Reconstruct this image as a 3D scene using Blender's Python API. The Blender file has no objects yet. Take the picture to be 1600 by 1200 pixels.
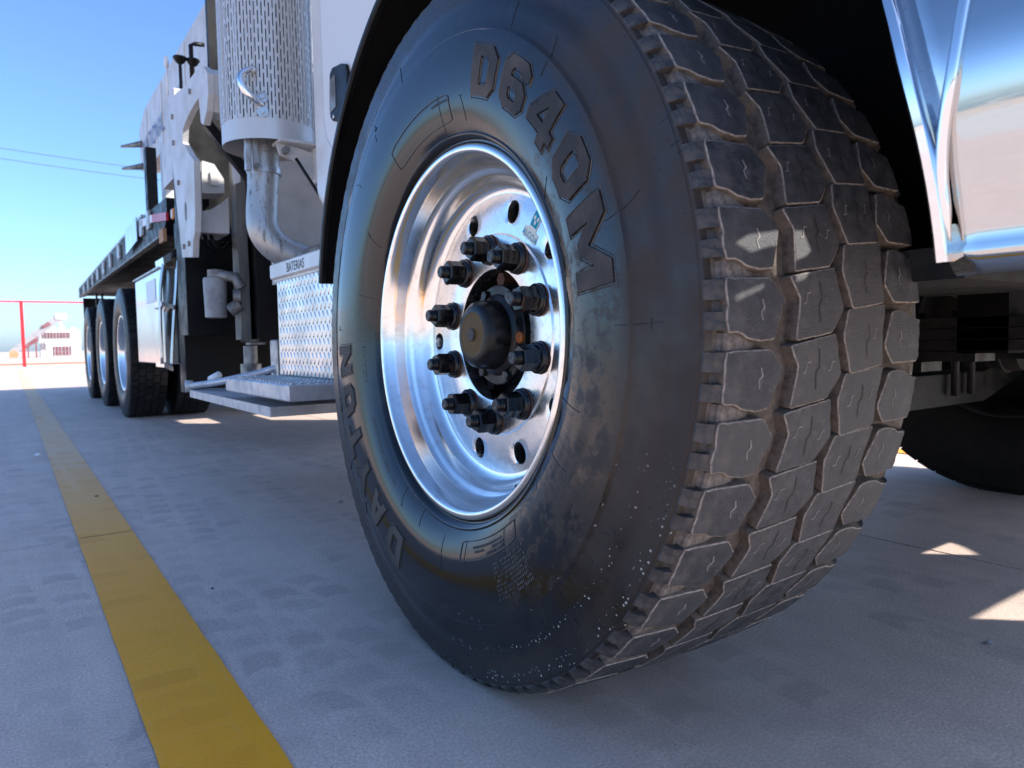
import bpy, math, random
from math import sin, cos, pi, radians as R
from mathutils import Vector, Matrix
from mathutils.geometry import delaunay_2d_cdt
random.seed(7)
scene = bpy.context.scene
col = scene.collection

# ------------------------------------------------------------------ camera
yaw, pitch, roll = 0.60974, 0.05805, -0.0186
CAM = Vector((-0.7779, -1.0104, 0.5338))
fwd = Vector((sin(yaw)*cos(pitch), cos(yaw)*cos(pitch), -sin(pitch)))
right = Vector((cos(yaw), -sin(yaw), 0)); up = right.cross(fwd)
r2 = right*cos(roll) + up*sin(roll); u2 = up*cos(roll) - right*sin(roll)
cd = bpy.data.cameras.new('camera'); cam = bpy.data.objects.new('camera', cd); col.objects.link(cam)
cam.matrix_world = Matrix(((r2.x, u2.x, -fwd.x, CAM.x), (r2.y, u2.y, -fwd.y, CAM.y), (r2.z, u2.z, -fwd.z, CAM.z), (0, 0, 0, 1)))
cd.sensor_width = 36; cd.lens = 1118.5/1600*36; cd.clip_start = .02; cd.clip_end = 6000
scene.camera = cam
cd.dof.use_dof = True; cd.dof.focus_distance = 1.12; cd.dof.aperture_fstop = 8.5

# ------------------------------------------------------------------ world, sun, exposure
SUN_EL = R(36); SUN_H = Vector((0.72, -0.69, 0)).normalized()
w = bpy.data.worlds.new('World'); scene.world = w; w.use_nodes = True
nt = w.node_tree; bg = nt.nodes['Background']; sky = nt.nodes.new('ShaderNodeTexSky')
sky.sky_type = 'NISHITA'; sky.sun_disc = False; sky.sun_elevation = SUN_EL
sky.sun_rotation = math.atan2(SUN_H.x, SUN_H.y); sky.altitude = 0; sky.air_density = .85; sky.dust_density = 1.2; sky.ozone_density = 8
nt.links.new(sky.outputs[0], bg.inputs[0]); bg.inputs[1].default_value = .15
sd = bpy.data.lights.new('sun', 'SUN'); sd.energy = 4.2; sd.angle = R(.53); sd.color = (1, .95, .88)
sun = bpy.data.objects.new('sun', sd); col.objects.link(sun)
sdir = Vector((SUN_H.x*cos(SUN_EL), SUN_H.y*cos(SUN_EL), sin(SUN_EL)))
sun.rotation_euler = (-sdir).to_track_quat('-Z', 'Y').to_euler(); sun.location = (10, -10, 12)
scene.view_settings.view_transform = 'Standard'; scene.view_settings.look = 'None'
scene.view_settings.gamma = 1; scene.view_settings.exposure = 1.1
scene.render.engine = 'CYCLES'

# ------------------------------------------------------------------ material helpers
class NT:
    def __init__(s, name):
        s.m = bpy.data.materials.new(name); s.m.use_nodes = True
        s.t = s.m.node_tree; s.b = s.t.nodes['Principled BSDF']
    def n(s, typ, **k):
        n = s.t.nodes.new('ShaderNode'+typ)
        for a, v in k.items(): setattr(n, a, v)
        return n
    def L(s, a, b): s.t.links.new(a, b)
    def coord(s, scale=(1, 1, 1), kind='Object'):
        c = s.n('TexCoord'); mp = s.n('Mapping'); mp.inputs['Scale'].default_value = scale
        s.L(c.outputs[kind], mp.inputs[0]); return mp.outputs[0]
    def noise(s, v, scale, detail=4, rough=.55):
        n = s.n('TexNoise'); n.inputs['Scale'].default_value = scale; n.inputs['Detail'].default_value = detail
        n.inputs['Roughness'].default_value = rough
        if v: s.L(v, n.inputs['Vector'])
        return n.outputs['Fac']
    def ramp(s, f, *stops):
        r = s.n('ValToRGB'); e = r.color_ramp.elements
        while len(e) < len(stops): e.new(.5)
        for i, (p, c) in enumerate(stops):
            e[i].position = p; e[i].color = (c, c, c, 1) if not isinstance(c, tuple) else (*c, 1)
        s.L(f, r.inputs[0]); return r.outputs[0]
    def mix(s, f, a, b, mode='MIX'):
        m = s.n('Mix', data_type='RGBA', blend_type=mode)
        for i, v in ((0, f), (6, a), (7, b)):
            if isinstance(v, (int, float)): m.inputs[i].default_value = v
            elif isinstance(v, tuple): m.inputs[i].default_value = (*v, 1)
            else: s.L(v, m.inputs[i])
        return m.outputs[2]
    def math(s, op, a, b=0., c=None):
        m = s.n('Math', operation=op)
        for i, v in enumerate((a, b, c)):
            if v is None: continue
            if isinstance(v, (int, float)): m.inputs[i].default_value = v
            else: s.L(v, m.inputs[i])
        return m.outputs[0]
    def sep(s, v):
        x = s.n('SeparateXYZ'); s.L(v, x.inputs[0]); return x.outputs
    def band(s, v, lo, hi, soft=.02):     # 1 inside lo..hi
        a = s.n('MapRange', interpolation_type='SMOOTHSTEP'); a.inputs[1].default_value = lo-soft; a.inputs[2].default_value = lo+soft; s.L(v, a.inputs[0])
        b = s.n('MapRange', interpolation_type='SMOOTHSTEP'); b.inputs[1].default_value = hi-soft; b.inputs[2].default_value = hi+soft
        b.inputs[3].default_value = 1; b.inputs[4].default_value = 0; s.L(v, b.inputs[0])
        return s.math('MULTIPLY', a.outputs[0], b.outputs[0])
    def bump(s, h, strength=.2, dist=.01):
        b = s.n('Bump'); b.inputs['Strength'].default_value = strength; b.inputs['Distance'].default_value = dist
        s.L(h, b.inputs['Height']); s.L(b.outputs[0], s.b.inputs['Normal'])
    def set(s, **k):
        for a, v in k.items():
            i = s.b.inputs[{'color': 'Base Color', 'rough': 'Roughness', 'metal': 'Metallic', 'spec': 'Specular IOR Level',
                            'coat': 'Coat Weight', 'aniso': 'Anisotropic', 'trans': 'Transmission Weight', 'emis': 'Emission Color', 'es': 'Emission Strength', 'alpha':'Alpha'}[a]]
            if isinstance(v, (int, float)): i.default_value = v
            elif isinstance(v, tuple): i.default_value = (*v, 1)
            else: s.L(v, i)
        return s
MT = {}
def worn(name, c1, c2, rough=(.4, .6), metal=0, scale=12, lo=.4, hi=.65, coat=0, bump=0, bscale=60, stretch=(1, 1, 1), spec=.5):
    t = NT(name); v = t.coord(stretch); f = t.noise(v, scale, 6, .6); k = t.ramp(f, (lo, 0.), (hi, 1.))
    t.set(color=t.mix(k, c1, c2), rough=t.mix(k, (rough[0],)*3, (rough[1],)*3), metal=metal, coat=coat, spec=spec)
    if bump: t.bump(t.noise(v, bscale, 4), bump, .004)
    MT[name] = t.m; return t

# paint, metal, plastic
worn('white_paint', (.70, .665, .62), (.60, .57, .53), (.28, .42), scale=5, coat=.25)
worn('crane_paint', (.62, .595, .565), (.49, .47, .445), (.35, .5), scale=7, bump=.05)
worn('canister', (.36, .35, .33), (.26, .25, .24), (.4, .6), scale=20)
worn('black_paint', (.004, .004, .005), (.008, .0075, .007), (.35, .6), scale=9, spec=.25)
worn('black_under', (.0028, .0028, .003), (.007, .0055, .0045), (.7, .9), scale=6, bump=.2, spec=.12)
worn('axle_metal', (.008, .0085, .0085), (.022, .020, .017), (.5, .75), scale=14, bump=.3, spec=.3)
worn('hub_black', (.005, .005, .0055), (.012, .011, .010), (.25, .5), scale=30, spec=.3)
worn('nut_black', (.005, .005, .0055), (.018, .015, .013), (.2, .4), scale=70, lo=.5, hi=.78, spec=.4)
worn('stud_steel', (.06, .06, .06), (.02, .02, .02), (.3, .5), metal=.6, scale=160)
worn('rust', (.085, .032, .015), (.035, .018, .012), (.6, .9), scale=80)
worn('orange_bolt', (.36, .10, .012), (.22, .06, .012), (.5, .7), scale=90)
worn('galvanised', (.55, .55, .55), (.33, .32, .31), (.3, .55), metal=.75, scale=18)
worn('cast_metal', (.30, .29, .27), (.15, .14, .13), (.4, .7), metal=.5, scale=24)
worn('aluminium_step', (.62, .63, .65), (.45, .45, .47), (.35, .55), metal=.55, scale=20)
worn('diamond_plate', (.84, .825, .79), (.66, .645, .61), (.22, .4), metal=.85, scale=9)
worn('stainless', (.68, .68, .69), (.6, .59, .58), (.12, .24), metal=1, scale=6)
worn('channel_steel', (.24, .225, .20), (.12, .115, .105), (.4, .65), metal=.35, scale=14, stretch=(1, 1, .25))
worn('red_paint', (.58, .012, .02), (.5, .02, .02), (.35, .5), scale=5)
worn('orange_paint', (.6, .12, .05), (.5, .1, .05), (.5, .6), scale=5)
worn('far_white', (.74, .73, .72), (.62, .60, .58), (.5, .7), scale=1.5)
worn('far_red', (.22, .045, .05), (.14, .04, .04), (.5, .7), scale=2)
worn('far_grey', (.33, .32, .33), (.25, .24, .25), (.5, .7), scale=2)
worn('far_orange', (.55, .26, .09), (.4, .2, .1), (.5, .7), scale=2)
worn('wire_metal', (.30, .30, .36), (.25, .25, .3), (.5, .6), scale=3)
worn('cable', (.06, .07, .10), (.05, .06, .09), (.5, .6), scale=3)
worn('blue_print', (.10, .14, .30), (.12, .16, .32), (.4, .5), scale=5)
worn('black_print', (.02, .02, .022), (.03, .03, .03), (.5, .6), scale=50)
worn('teal_print', (.0, .30, .46), (.0, .28, .43), (.6, .7), scale=30, spec=.1)
worn('sticker', (.70, .74, .68), (.62, .66, .61), (.6, .7), scale=30, spec=.1)
worn('white_sticker', (.8, .8, .8), (.74, .74, .76), (.3, .4), scale=30)
worn('amber', (.65, .22, .01), (.55, .2, .01), (.2, .3), scale=10)
worn('red_tape', (.55, .01, .03), (.5, .02, .03), (.3, .4), scale=10)
worn('glass', (.02, .025, .03), (.02, .025, .03), (.04, .06), scale=3)
worn('pebble', (.30, .29, .28), (.2, .19, .18), (.8, .9), scale=60)
worn('grommet', (.04, .038, .035), (.09, .08, .07), (.6, .8), scale=60)
worn('flap', (.025, .027, .026), (.045, .045, .042), (.5, .7), scale=6)
# exhaust pipe: aluminised, sooty scuffs
t = NT('pipe_metal'); v = t.coord((1, 1, .35)); f = t.noise(v, 42, 7, .7); k = t.ramp(f, (.54, 0.), (.68, 1.))
t.set(color=t.mix(k, (.46, .45, .43), (.14, .13, .12)), rough=t.mix(k, (.42,)*3, (.65,)*3), metal=.7); MT['pipe_metal'] = t.m
# heat shield
t = NT('shield_metal'); v = t.coord((1, 1, .15)); f = t.noise(v, 16, 4)
t.set(color=(.60, .585, .565), rough=t.ramp(f, (.3, .3), (.7, .45)), metal=.35); MT['shield_metal'] = t.m
# chrome with hairline scratches
t = NT('chrome'); v = t.coord((3, 1, 9)); f = t.noise(v, 40, 6, .7)
t.set(color=(.80, .80, .81), rough=t.ramp(f, (.5, .025), (.8, .13)), metal=1)
t.bump(t.noise(t.coord(), 7, 1), .035, .02); MT['chrome'] = t.m
t = NT('bumper_chrome'); v = t.coord((3, 1, 9)); f = t.noise(v, 40, 6, .7)
t.set(color=(.56, .555, .55), rough=t.ramp(f, (.5, .03), (.8, .16)), metal=1)
t.bump(t.noise(t.coord(), 7, 1), .03, .02); MT['bumper_chrome'] = t.m
# polished rim: circular lathe marks, water spots
t = NT('rim_alloy'); x, y, z = t.sep(t.coord())
rr = t.math('SQRT', t.math('ADD', t.math('MULTIPLY', y, y), t.math('MULTIPLY', z, z)))
cx = t.n('CombineXYZ'); t.L(t.math('MULTIPLY', rr, 900), cx.inputs[0]); t.L(t.math('MULTIPLY', x, 900), cx.inputs[1])
f = t.noise(cx.outputs[0], 1.0, 3); g = t.noise(t.coord(), 34, 6, .65); g2 = t.noise(t.coord(), 170, 3, .6)
dirt = t.ramp(g, (.52, 0.), (.72, 1.)); spots = t.ramp(g2, (.66, 0.), (.72, 1.))
t.set(color=t.mix(t.math('MULTIPLY', spots, .35), t.mix(dirt, (.87, .85, .82), (.70, .675, .64)), (.45, .40, .37)),
      rough=t.math('ADD', t.math('MULTIPLY', dirt, .10), t.ramp(f, (.3, .13), (.7, .19))), metal=1)
t.bump(t.math('ADD', t.math('MULTIPLY', f, .35), t.math('MULTIPLY', spots, .25)), .06, .002); MT['rim_alloy'] = t.m
t = NT('disc_alloy'); x, y, z = t.sep(t.coord())
rr = t.math('SQRT', t.math('ADD', t.math('MULTIPLY', y, y), t.math('MULTIPLY', z, z)))
cx = t.n('CombineXYZ'); t.L(t.math('MULTIPLY', rr, 700), cx.inputs[0])
f = t.noise(cx.outputs[0], 1.0, 2); g = t.noise(t.coord(), 50, 6, .7); g2 = t.noise(t.coord(), 230, 3, .6)
dirt = t.ramp(g, (.48, 0.), (.75, 1.)); spots = t.ramp(g2, (.63, 0.), (.72, 1.))
t.set(color=t.mix(t.math('MULTIPLY', spots, .5), t.mix(dirt, (.84, .835, .825), (.70, .685, .665)), (.42, .37, .33)),
      rough=t.math('ADD', t.math('MULTIPLY', dirt, .14), t.ramp(f, (.3, .19), (.7, .27))), metal=1)
t.bump(t.math('ADD', t.math('MULTIPLY', f, .3), t.math('MULTIPLY', g2, .5)), .08, .002); MT['disc_alloy'] = t.m
# hub cap window
t = NT('cap_window'); t.set(color=(.10, .056, .012), rough=.5, spec=.2); MT['cap_window'] = t.m

# sidewall rubber
def rubber(name, dark, dust, r0, r1, dust_lo, dust_hi, specks=False):
    t = NT(name); o = t.coord(); x, y, z = t.sep(o)
    rr = t.math('SQRT', t.math('ADD', t.math('MULTIPLY', y, y), t.math('MULTIPLY', z, z)))
    an = t.math('ARCTAN2', z, t.math('MULTIPLY', y, -1))
    pc = t.n('CombineXYZ'); t.L(t.math('MULTIPLY', an, 26), pc.inputs[0]); t.L(t.math('MULTIPLY', rr, 9), pc.inputs[1])
    streak = t.noise(pc.outputs[0], 1.6, 7, .65); blot = t.noise(o, 13, 7, .65); fine = t.noise(o, 260, 3, .6)
    k = t.ramp(t.math('ADD', t.math('MULTIPLY', streak, .45), t.math('MULTIPLY', blot, .55)), (dust_lo, 0.), (dust_hi, 1.))
    c = t.mix(k, dark, dust)
    ro = t.mix(k, (r0,)*3, (r1,)*3)
    if specks:
        # brown dry dust along the shoulder, pale specks flung up low on the front
        side_ = t.math('MULTIPLY', t.band(an, R(-38), R(48), R(16)), t.band(rr, .44, .60, .02))
        ring_ = t.math('MULTIPLY', t.band(rr, .497, .60, .012), .55)
        inn_ = t.math('MULTIPLY', t.math('MULTIPLY', t.band(an, R(-60), R(40), R(20)), t.band(rr, .33, .46, .03)), t.ramp(t.noise(o, 21, 6, .7), (.46, 0.), (.60, .75)))
        sh = t.math('MAXIMUM', t.math('MULTIPLY', t.math('MAXIMUM', side_, ring_), t.ramp(blot, (.34, .35), (.62, 1.))), inn_)
        c = t.mix(t.math('MULTIPLY', sh, .85), c, (.056, .045, .038)); ro = t.mix(t.math('MULTIPLY', sh, .9), ro, (.70,)*3)
        vo = t.n('TexVoronoi'); vo.inputs['Scale'].default_value = 210; t.L(o, vo.inputs['Vector'])
        rn = t.sep(vo.outputs['Color'])[0]
        size = t.math('MULTIPLY', t.math('POWER', rn, 6.), .34)
        dot = t.math('LESS_THAN', vo.outputs['Distance'], size)
        zone = t.math('MULTIPLY', t.band(an, R(-88), R(-22), R(12)), t.band(rr, .445, .60, .02))
        zone = t.math('MULTIPLY', zone, t.ramp(t.noise(o, 9, 3), (.34, 0.), (.52, 1.)))
        c = t.mix(t.math('MULTIPLY', dot, zone), c, (.5, .47, .44))
        # short dark runs of oil
        oil = t.ramp(t.noise(pc.outputs[0], 5.5, 2), (.69, 0.), (.72, 1.))
        c = t.mix(t.math('MULTIPLY', oil, .8), c, (.006, .006, .007)); ro = t.mix(t.math('MULTIPLY', oil, .8), ro, (.16,)*3)
    t.set(color=c, rough=ro, spec=t.math('SUBTRACT', .58, t.math('MULTIPLY', sh, .42)) if specks else .25)
    t.bump(t.math('ADD', t.math('MULTIPLY', fine, .35), t.math('MULTIPLY', streak, .8)), .07, .003)
    MT[name] = t.m
rubber('sidewall_rubber', (.0034, .0034, .0034), (.028, .026, .023), .075, .26, .53, .77, True)
rubber('rear_rubber', (.008, .008, .0085), (.034, .032, .029), .35, .6, .45, .7)
rubber('far_rubber', (.007, .006, .005), (.022, .016, .012), .7, .85, .4, .65)
# letters: fine hatching
t = NT('letter_rubber'); o = t.coord(); x, y, z = t.sep(o)
wv = t.n('TexWave'); wv.inputs['Scale'].default_value = 120; t.L(o, wv.inputs['Vector']); wv.bands_direction = 'DIAGONAL'
k = t.noise(o, 8, 5)
t.set(color=t.mix(t.ramp(k, (.4, 0.), (.62, 1.)), (.030, .029, .029), (.095, .080, .067)), rough=.7, spec=.35)
t.bump(wv.outputs['Fac'], .5, .0015); MT['letter_rubber'] = t.m
worn('hair_rubber', (.006, .006, .007), (.012, .012, .012), (.4, .6), scale=40)
worn('outline_rubber', (.05, .05, .05), (.09, .087, .08), (.3, .5), scale=40)
# worn tread face, dusty flanks
t = NT('tread_face'); o = t.coord(); f = t.noise(o, 46, 8, .68); g = t.noise(o, 420, 4, .7)
oi = t.n('ObjectInfo'); rv = oi.outputs['Random']
sc = t.noise(t.coord((1, .2, 1)), 90, 4, .7)
c = t.mix(t.ramp(f, (.40, 0.), (.62, 1.)), (.019, .0205, .0245), (.054, .057, .063))
c = t.mix(t.ramp(sc, (.62, 0.), (.72, .7)), c, (.13, .13, .13))
c = t.mix(t.math('MULTIPLY', t.math('POWER', rv, 2.), .6), c, (.064, .063, .064))
dn = t.ramp(t.noise(o, 17, 5, .7), (.50, 0.), (.66, .6)); c = t.mix(dn, c, (.098, .090, .084))
t.set(color=c, rough=t.ramp(f, (.3, .52), (.7, .74)), spec=.45)
t.bump(t.math('ADD', t.math('MULTIPLY', f, .7), t.math('MULTIPLY', g, .6)), .7, .003); MT['tread_face'] = t.m
t = NT('tread_dust'); o = t.coord(); f = t.noise(o, 70, 8, .7); g = t.noise(o, 300, 4, .7)
c = t.mix(t.ramp(f, (.3, 0.), (.7, 1.)), (.058, .048, .040), (.180, .150, .124))
t.set(color=c, rough=.95, spec=.2); t.bump(t.math('ADD', f, t.math('MULTIPLY', g, .6)), .6, .003); MT['tread_dust'] = t.m
t = NT('tread_edge'); o = t.coord(); f = t.noise(o, 150, 6, .7)
t.set(color=t.mix(t.ramp(f, (.35, 0.), (.65, 1.)), (.11, .098, .088), (.33, .29, .255)), rough=.9, spec=.2); MT['tread_edge'] = t.m
worn('shoulder_rubber', (.028, .028, .03), (.075, .068, .063), (.6, .8), scale=60, bump=.4, bscale=200)
worn('tie_rubber', (.085, .072, .063), (.21, .182, .160), (.8, .95), scale=85, bump=.5, bscale=240)
worn('sipe_dust', (.24, .225, .21), (.15, .14, .13), (.9, .95), scale=120)
worn('sipe_dark', (.02, .018, .016), (.04, .035, .03), (.9, .95), scale=120)

# ground
def ground_mat(name, base, spread):
    t = NT(name); o = t.coord(); x, y, z = t.sep(o)
    big = t.noise(o, .55, 5, .6); mid = t.noise(o, 5.5, 7, .62); fine = t.noise(o, 150, 4, .7)
    br = t.noise(t.coord((9, .8, 1)), 3, 5, .6)     # brushed finish
    c = t.mix(t.ramp(big, (.3, 0.), (.7, 1.)), base, spread)
    c = t.mix(t.math('MULTIPLY', t.ramp(mid, (.35, 0.), (.7, 1.)), .5), c, tuple(v*.74 for v in base))
    c = t.mix(t.math('MULTIPLY', t.ramp(br, (.42, 0.), (.62, 1.)), .14), c, tuple(min(1, v*1.22) for v in base))
    return t, o, x, y, mid, fine, c
t, o, x, y, mid, fine, c = ground_mat('concrete', (.86, .67, .56), (.92, .73, .605))
# tyre prints left by treads rolling along the truck: lug-shaped marks in wandering bands
wob = t.math('MULTIPLY', t.math('SUBTRACT', t.noise(t.coord((.0, .35, 0)), 1, 1), .5), .22)
xs = t.math('ADD', x, wob)
def smooth01(v, a, b):
    r = t.n('MapRange', interpolation_type='SMOOTHSTEP'); r.inputs[1].default_value = a; r.inputs[2].default_value = b; t.L(v, r.inputs[0]); return r.outputs[0]
def prints(x0, x1, rows, pitch, seed, skew):
    xx = t.math('ADD', t.math('ADD', xs, t.math('MULTIPLY', y, skew)), t.math('MULTIPLY', t.math('SUBTRACT', t.noise(o, 14, 2), .5), .035))
    v = t.math('MULTIPLY', t.math('SUBTRACT', xx, x0), rows/(x1-x0)); row = t.math('FLOOR', v); fx = t.math('FRACT', v)
    zig = t.math('MULTIPLY', t.math('ABSOLUTE', t.math('SUBTRACT', fx, .5)), .35)
    yy = t.math('ADD', y, t.math('MULTIPLY', t.math('SUBTRACT', t.noise(t.coord((1, 1, 1)), 9+seed, 2), .5), .05))
    al = t.math('FRACT', t.math('ADD', t.math('ADD', t.math('DIVIDE', yy, pitch), t.math('MULTIPLY', row, .5)), t.math('ADD', zig, seed)))
    wn = t.n('TexWhiteNoise', noise_dimensions='2D'); wc = t.n('CombineXYZ'); t.L(row, wc.inputs[0]); t.L(t.math('FLOOR', t.math('ADD', t.math('ADD', t.math('DIVIDE', yy, pitch), t.math('MULTIPLY', row, .5)), t.math('ADD', zig, seed))), wc.inputs[1]); t.L(wc.outputs[0], wn.inputs['Vector'])
    lat = t.math('MULTIPLY', smooth01(fx, .06, .20), smooth01(fx, .97, .84)); lon = t.math('MULTIPLY', smooth01(al, .05, .16), smooth01(al, .97, .72))
    patch = t.ramp(t.noise(t.coord((1.8, .8, 1)), 1.7+seed*.13, 3, .6), (.42, .0), (.53, 1.))
    k = t.math('MULTIPLY', t.math('MULTIPLY', t.math('MULTIPLY', lat, lon), patch), t.band(xx, x0, x1, .015))
    k = t.math('MULTIPLY', k, t.ramp(wn.outputs['Value'], (.15, .1), (.9, 1.)))
    e = t.math('MULTIPLY', t.math('MULTIPLY', t.math('MULTIPLY', t.math('MULTIPLY', lat, lon), t.math('SUBTRACT', 1., t.math('MULTIPLY', lat, lon))), 3.), patch)
    return k, t.math('MULTIPLY', e, t.band(xx, x0, x1, .015))
dark = None
for args in ((-.46, -.10, 4, .105, .3, .22), (-.22, .26, 5, .085, 2.1, -.04), (-.98, -.52, 5, .09, 5.2, .08), (-.70, -.36, 4, .10, 3.3, -.10), (.50, .95, 5, .1, 7.7, .1), (1.3, 1.9, 5, .1, 9.7, -.1)):
    k, e = prints(*args)
    c = t.mix(t.math('MULTIPLY', k, .48), c, (.47, .37, .325)); c = t.mix(t.math('MULTIPLY', e, .30), c, (.95, .78, .68))
    dark = k if dark is None else t.math('MAXIMUM', dark, k)
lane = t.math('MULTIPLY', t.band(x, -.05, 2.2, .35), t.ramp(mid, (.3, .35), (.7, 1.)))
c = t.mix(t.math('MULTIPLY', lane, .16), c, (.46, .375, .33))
grain = t.ramp(t.noise(o, 210, 5, .85), (.41, .60), (.59, 1.0)); c = t.mix(1., c, grain, 'MULTIPLY')
blot = t.ramp(t.noise(o, 1.7, 6, .7), (.40, 0.), (.66, 1.)); c = t.mix(t.math('MULTIPLY', blot, .18), c, (.47, .37, .32))
swp = t.ramp(t.noise(t.coord((4.5, .55, 1)), 2.2, 6, .65), (.44, 0.), (.62, 1.)); c = t.mix(t.math('MULTIPLY', swp, .22), c, (.45, .355, .31))
pit = t.ramp(t.noise(o, 95, 2), (.715, 0.), (.74, 1.)); c = t.mix(t.math('MULTIPLY', pit, .6), c, (.16, .14, .13))
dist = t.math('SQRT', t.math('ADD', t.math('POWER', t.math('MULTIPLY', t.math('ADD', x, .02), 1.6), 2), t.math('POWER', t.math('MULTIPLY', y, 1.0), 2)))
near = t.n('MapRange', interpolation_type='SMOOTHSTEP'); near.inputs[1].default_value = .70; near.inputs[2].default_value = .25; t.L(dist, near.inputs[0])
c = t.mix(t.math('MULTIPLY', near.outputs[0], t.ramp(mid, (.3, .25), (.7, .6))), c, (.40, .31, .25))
speck = t.ramp(t.noise(o, 330, 2), (.70, 0.), (.74, 1.))
c = t.mix(t.math('MULTIPLY', speck, .35), c, (.8, .7, .62))
t.set(color=c, rough=t.ramp(mid, (.3, .55), (.7, .72)), spec=.4)
t.bump(t.math('ADD', t.math('ADD', t.math('MULTIPLY', fine, .5), t.math('MULTIPLY', mid, .9)), t.math('MULTIPLY', dark, -.18)), .26, .004)
MT['concrete'] = t.m
t, o, x, y, mid, fine, c = ground_mat('pavement_far', (.60, .565, .51), (.66, .61, .55))
t.set(color=c, rough=.75); MT['pavement_far'] = t.m
t, o, x, y, mid, fine, c = ground_mat('sand', (.62, .50, .39), (.66, .54, .43))
t.set(color=c, rough=.9); MT['sand'] = t.m
# yellow line paint, worn by traffic, greyer further along
t = NT('yellow_line'); o = t.coord(); x, y, z = t.sep(o); f = t.noise(o, 8, 8, .65); g = t.noise(o, 170, 3, .7); h = t.noise(t.coord((6, .9, 1)), 5, 6, .6)
dirty = t.math('ADD', t.math('MULTIPLY', t.ramp(f, (.38, 0.), (.72, 1.)), .34), t.math('MULTIPLY', t.ramp(h, (.42, 0.), (.6, 1.)), .18))
wearn = t.n('MapRange', interpolation_type='SMOOTHSTEP'); wearn.inputs[1].default_value = .0; wearn.inputs[2].default_value = 4.2; wearn.inputs[4].default_value = .95; t.L(y, wearn.inputs[0])
c = t.mix(dirty, (1.0, .40, .004), (.93, .35, .006)); c = t.mix(t.math('MULTIPLY', wearn.outputs[0], t.ramp(f, (.2, .55), (.7, 1.))), c, (.80, .60, .42))
xs = x
pk, pe = prints(-.66, -.40, 2, .075, 1.3, .03)
c = t.mix(t.math('MULTIPLY', pk, .34), c, (.74, .27, .004)); c = t.mix(t.math('MULTIPLY', pe, .25), c, (.92, .48, .10))
crack = t.ramp(t.noise(o, 30, 3), (.495, 0.), (.5, 1.))
t.set(color=c, rough=.62, spec=.4); t.bump(t.math('ADD', g, t.math('MULTIPLY', f, .8)), .3, .003); MT['yellow_line'] = t.m

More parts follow.
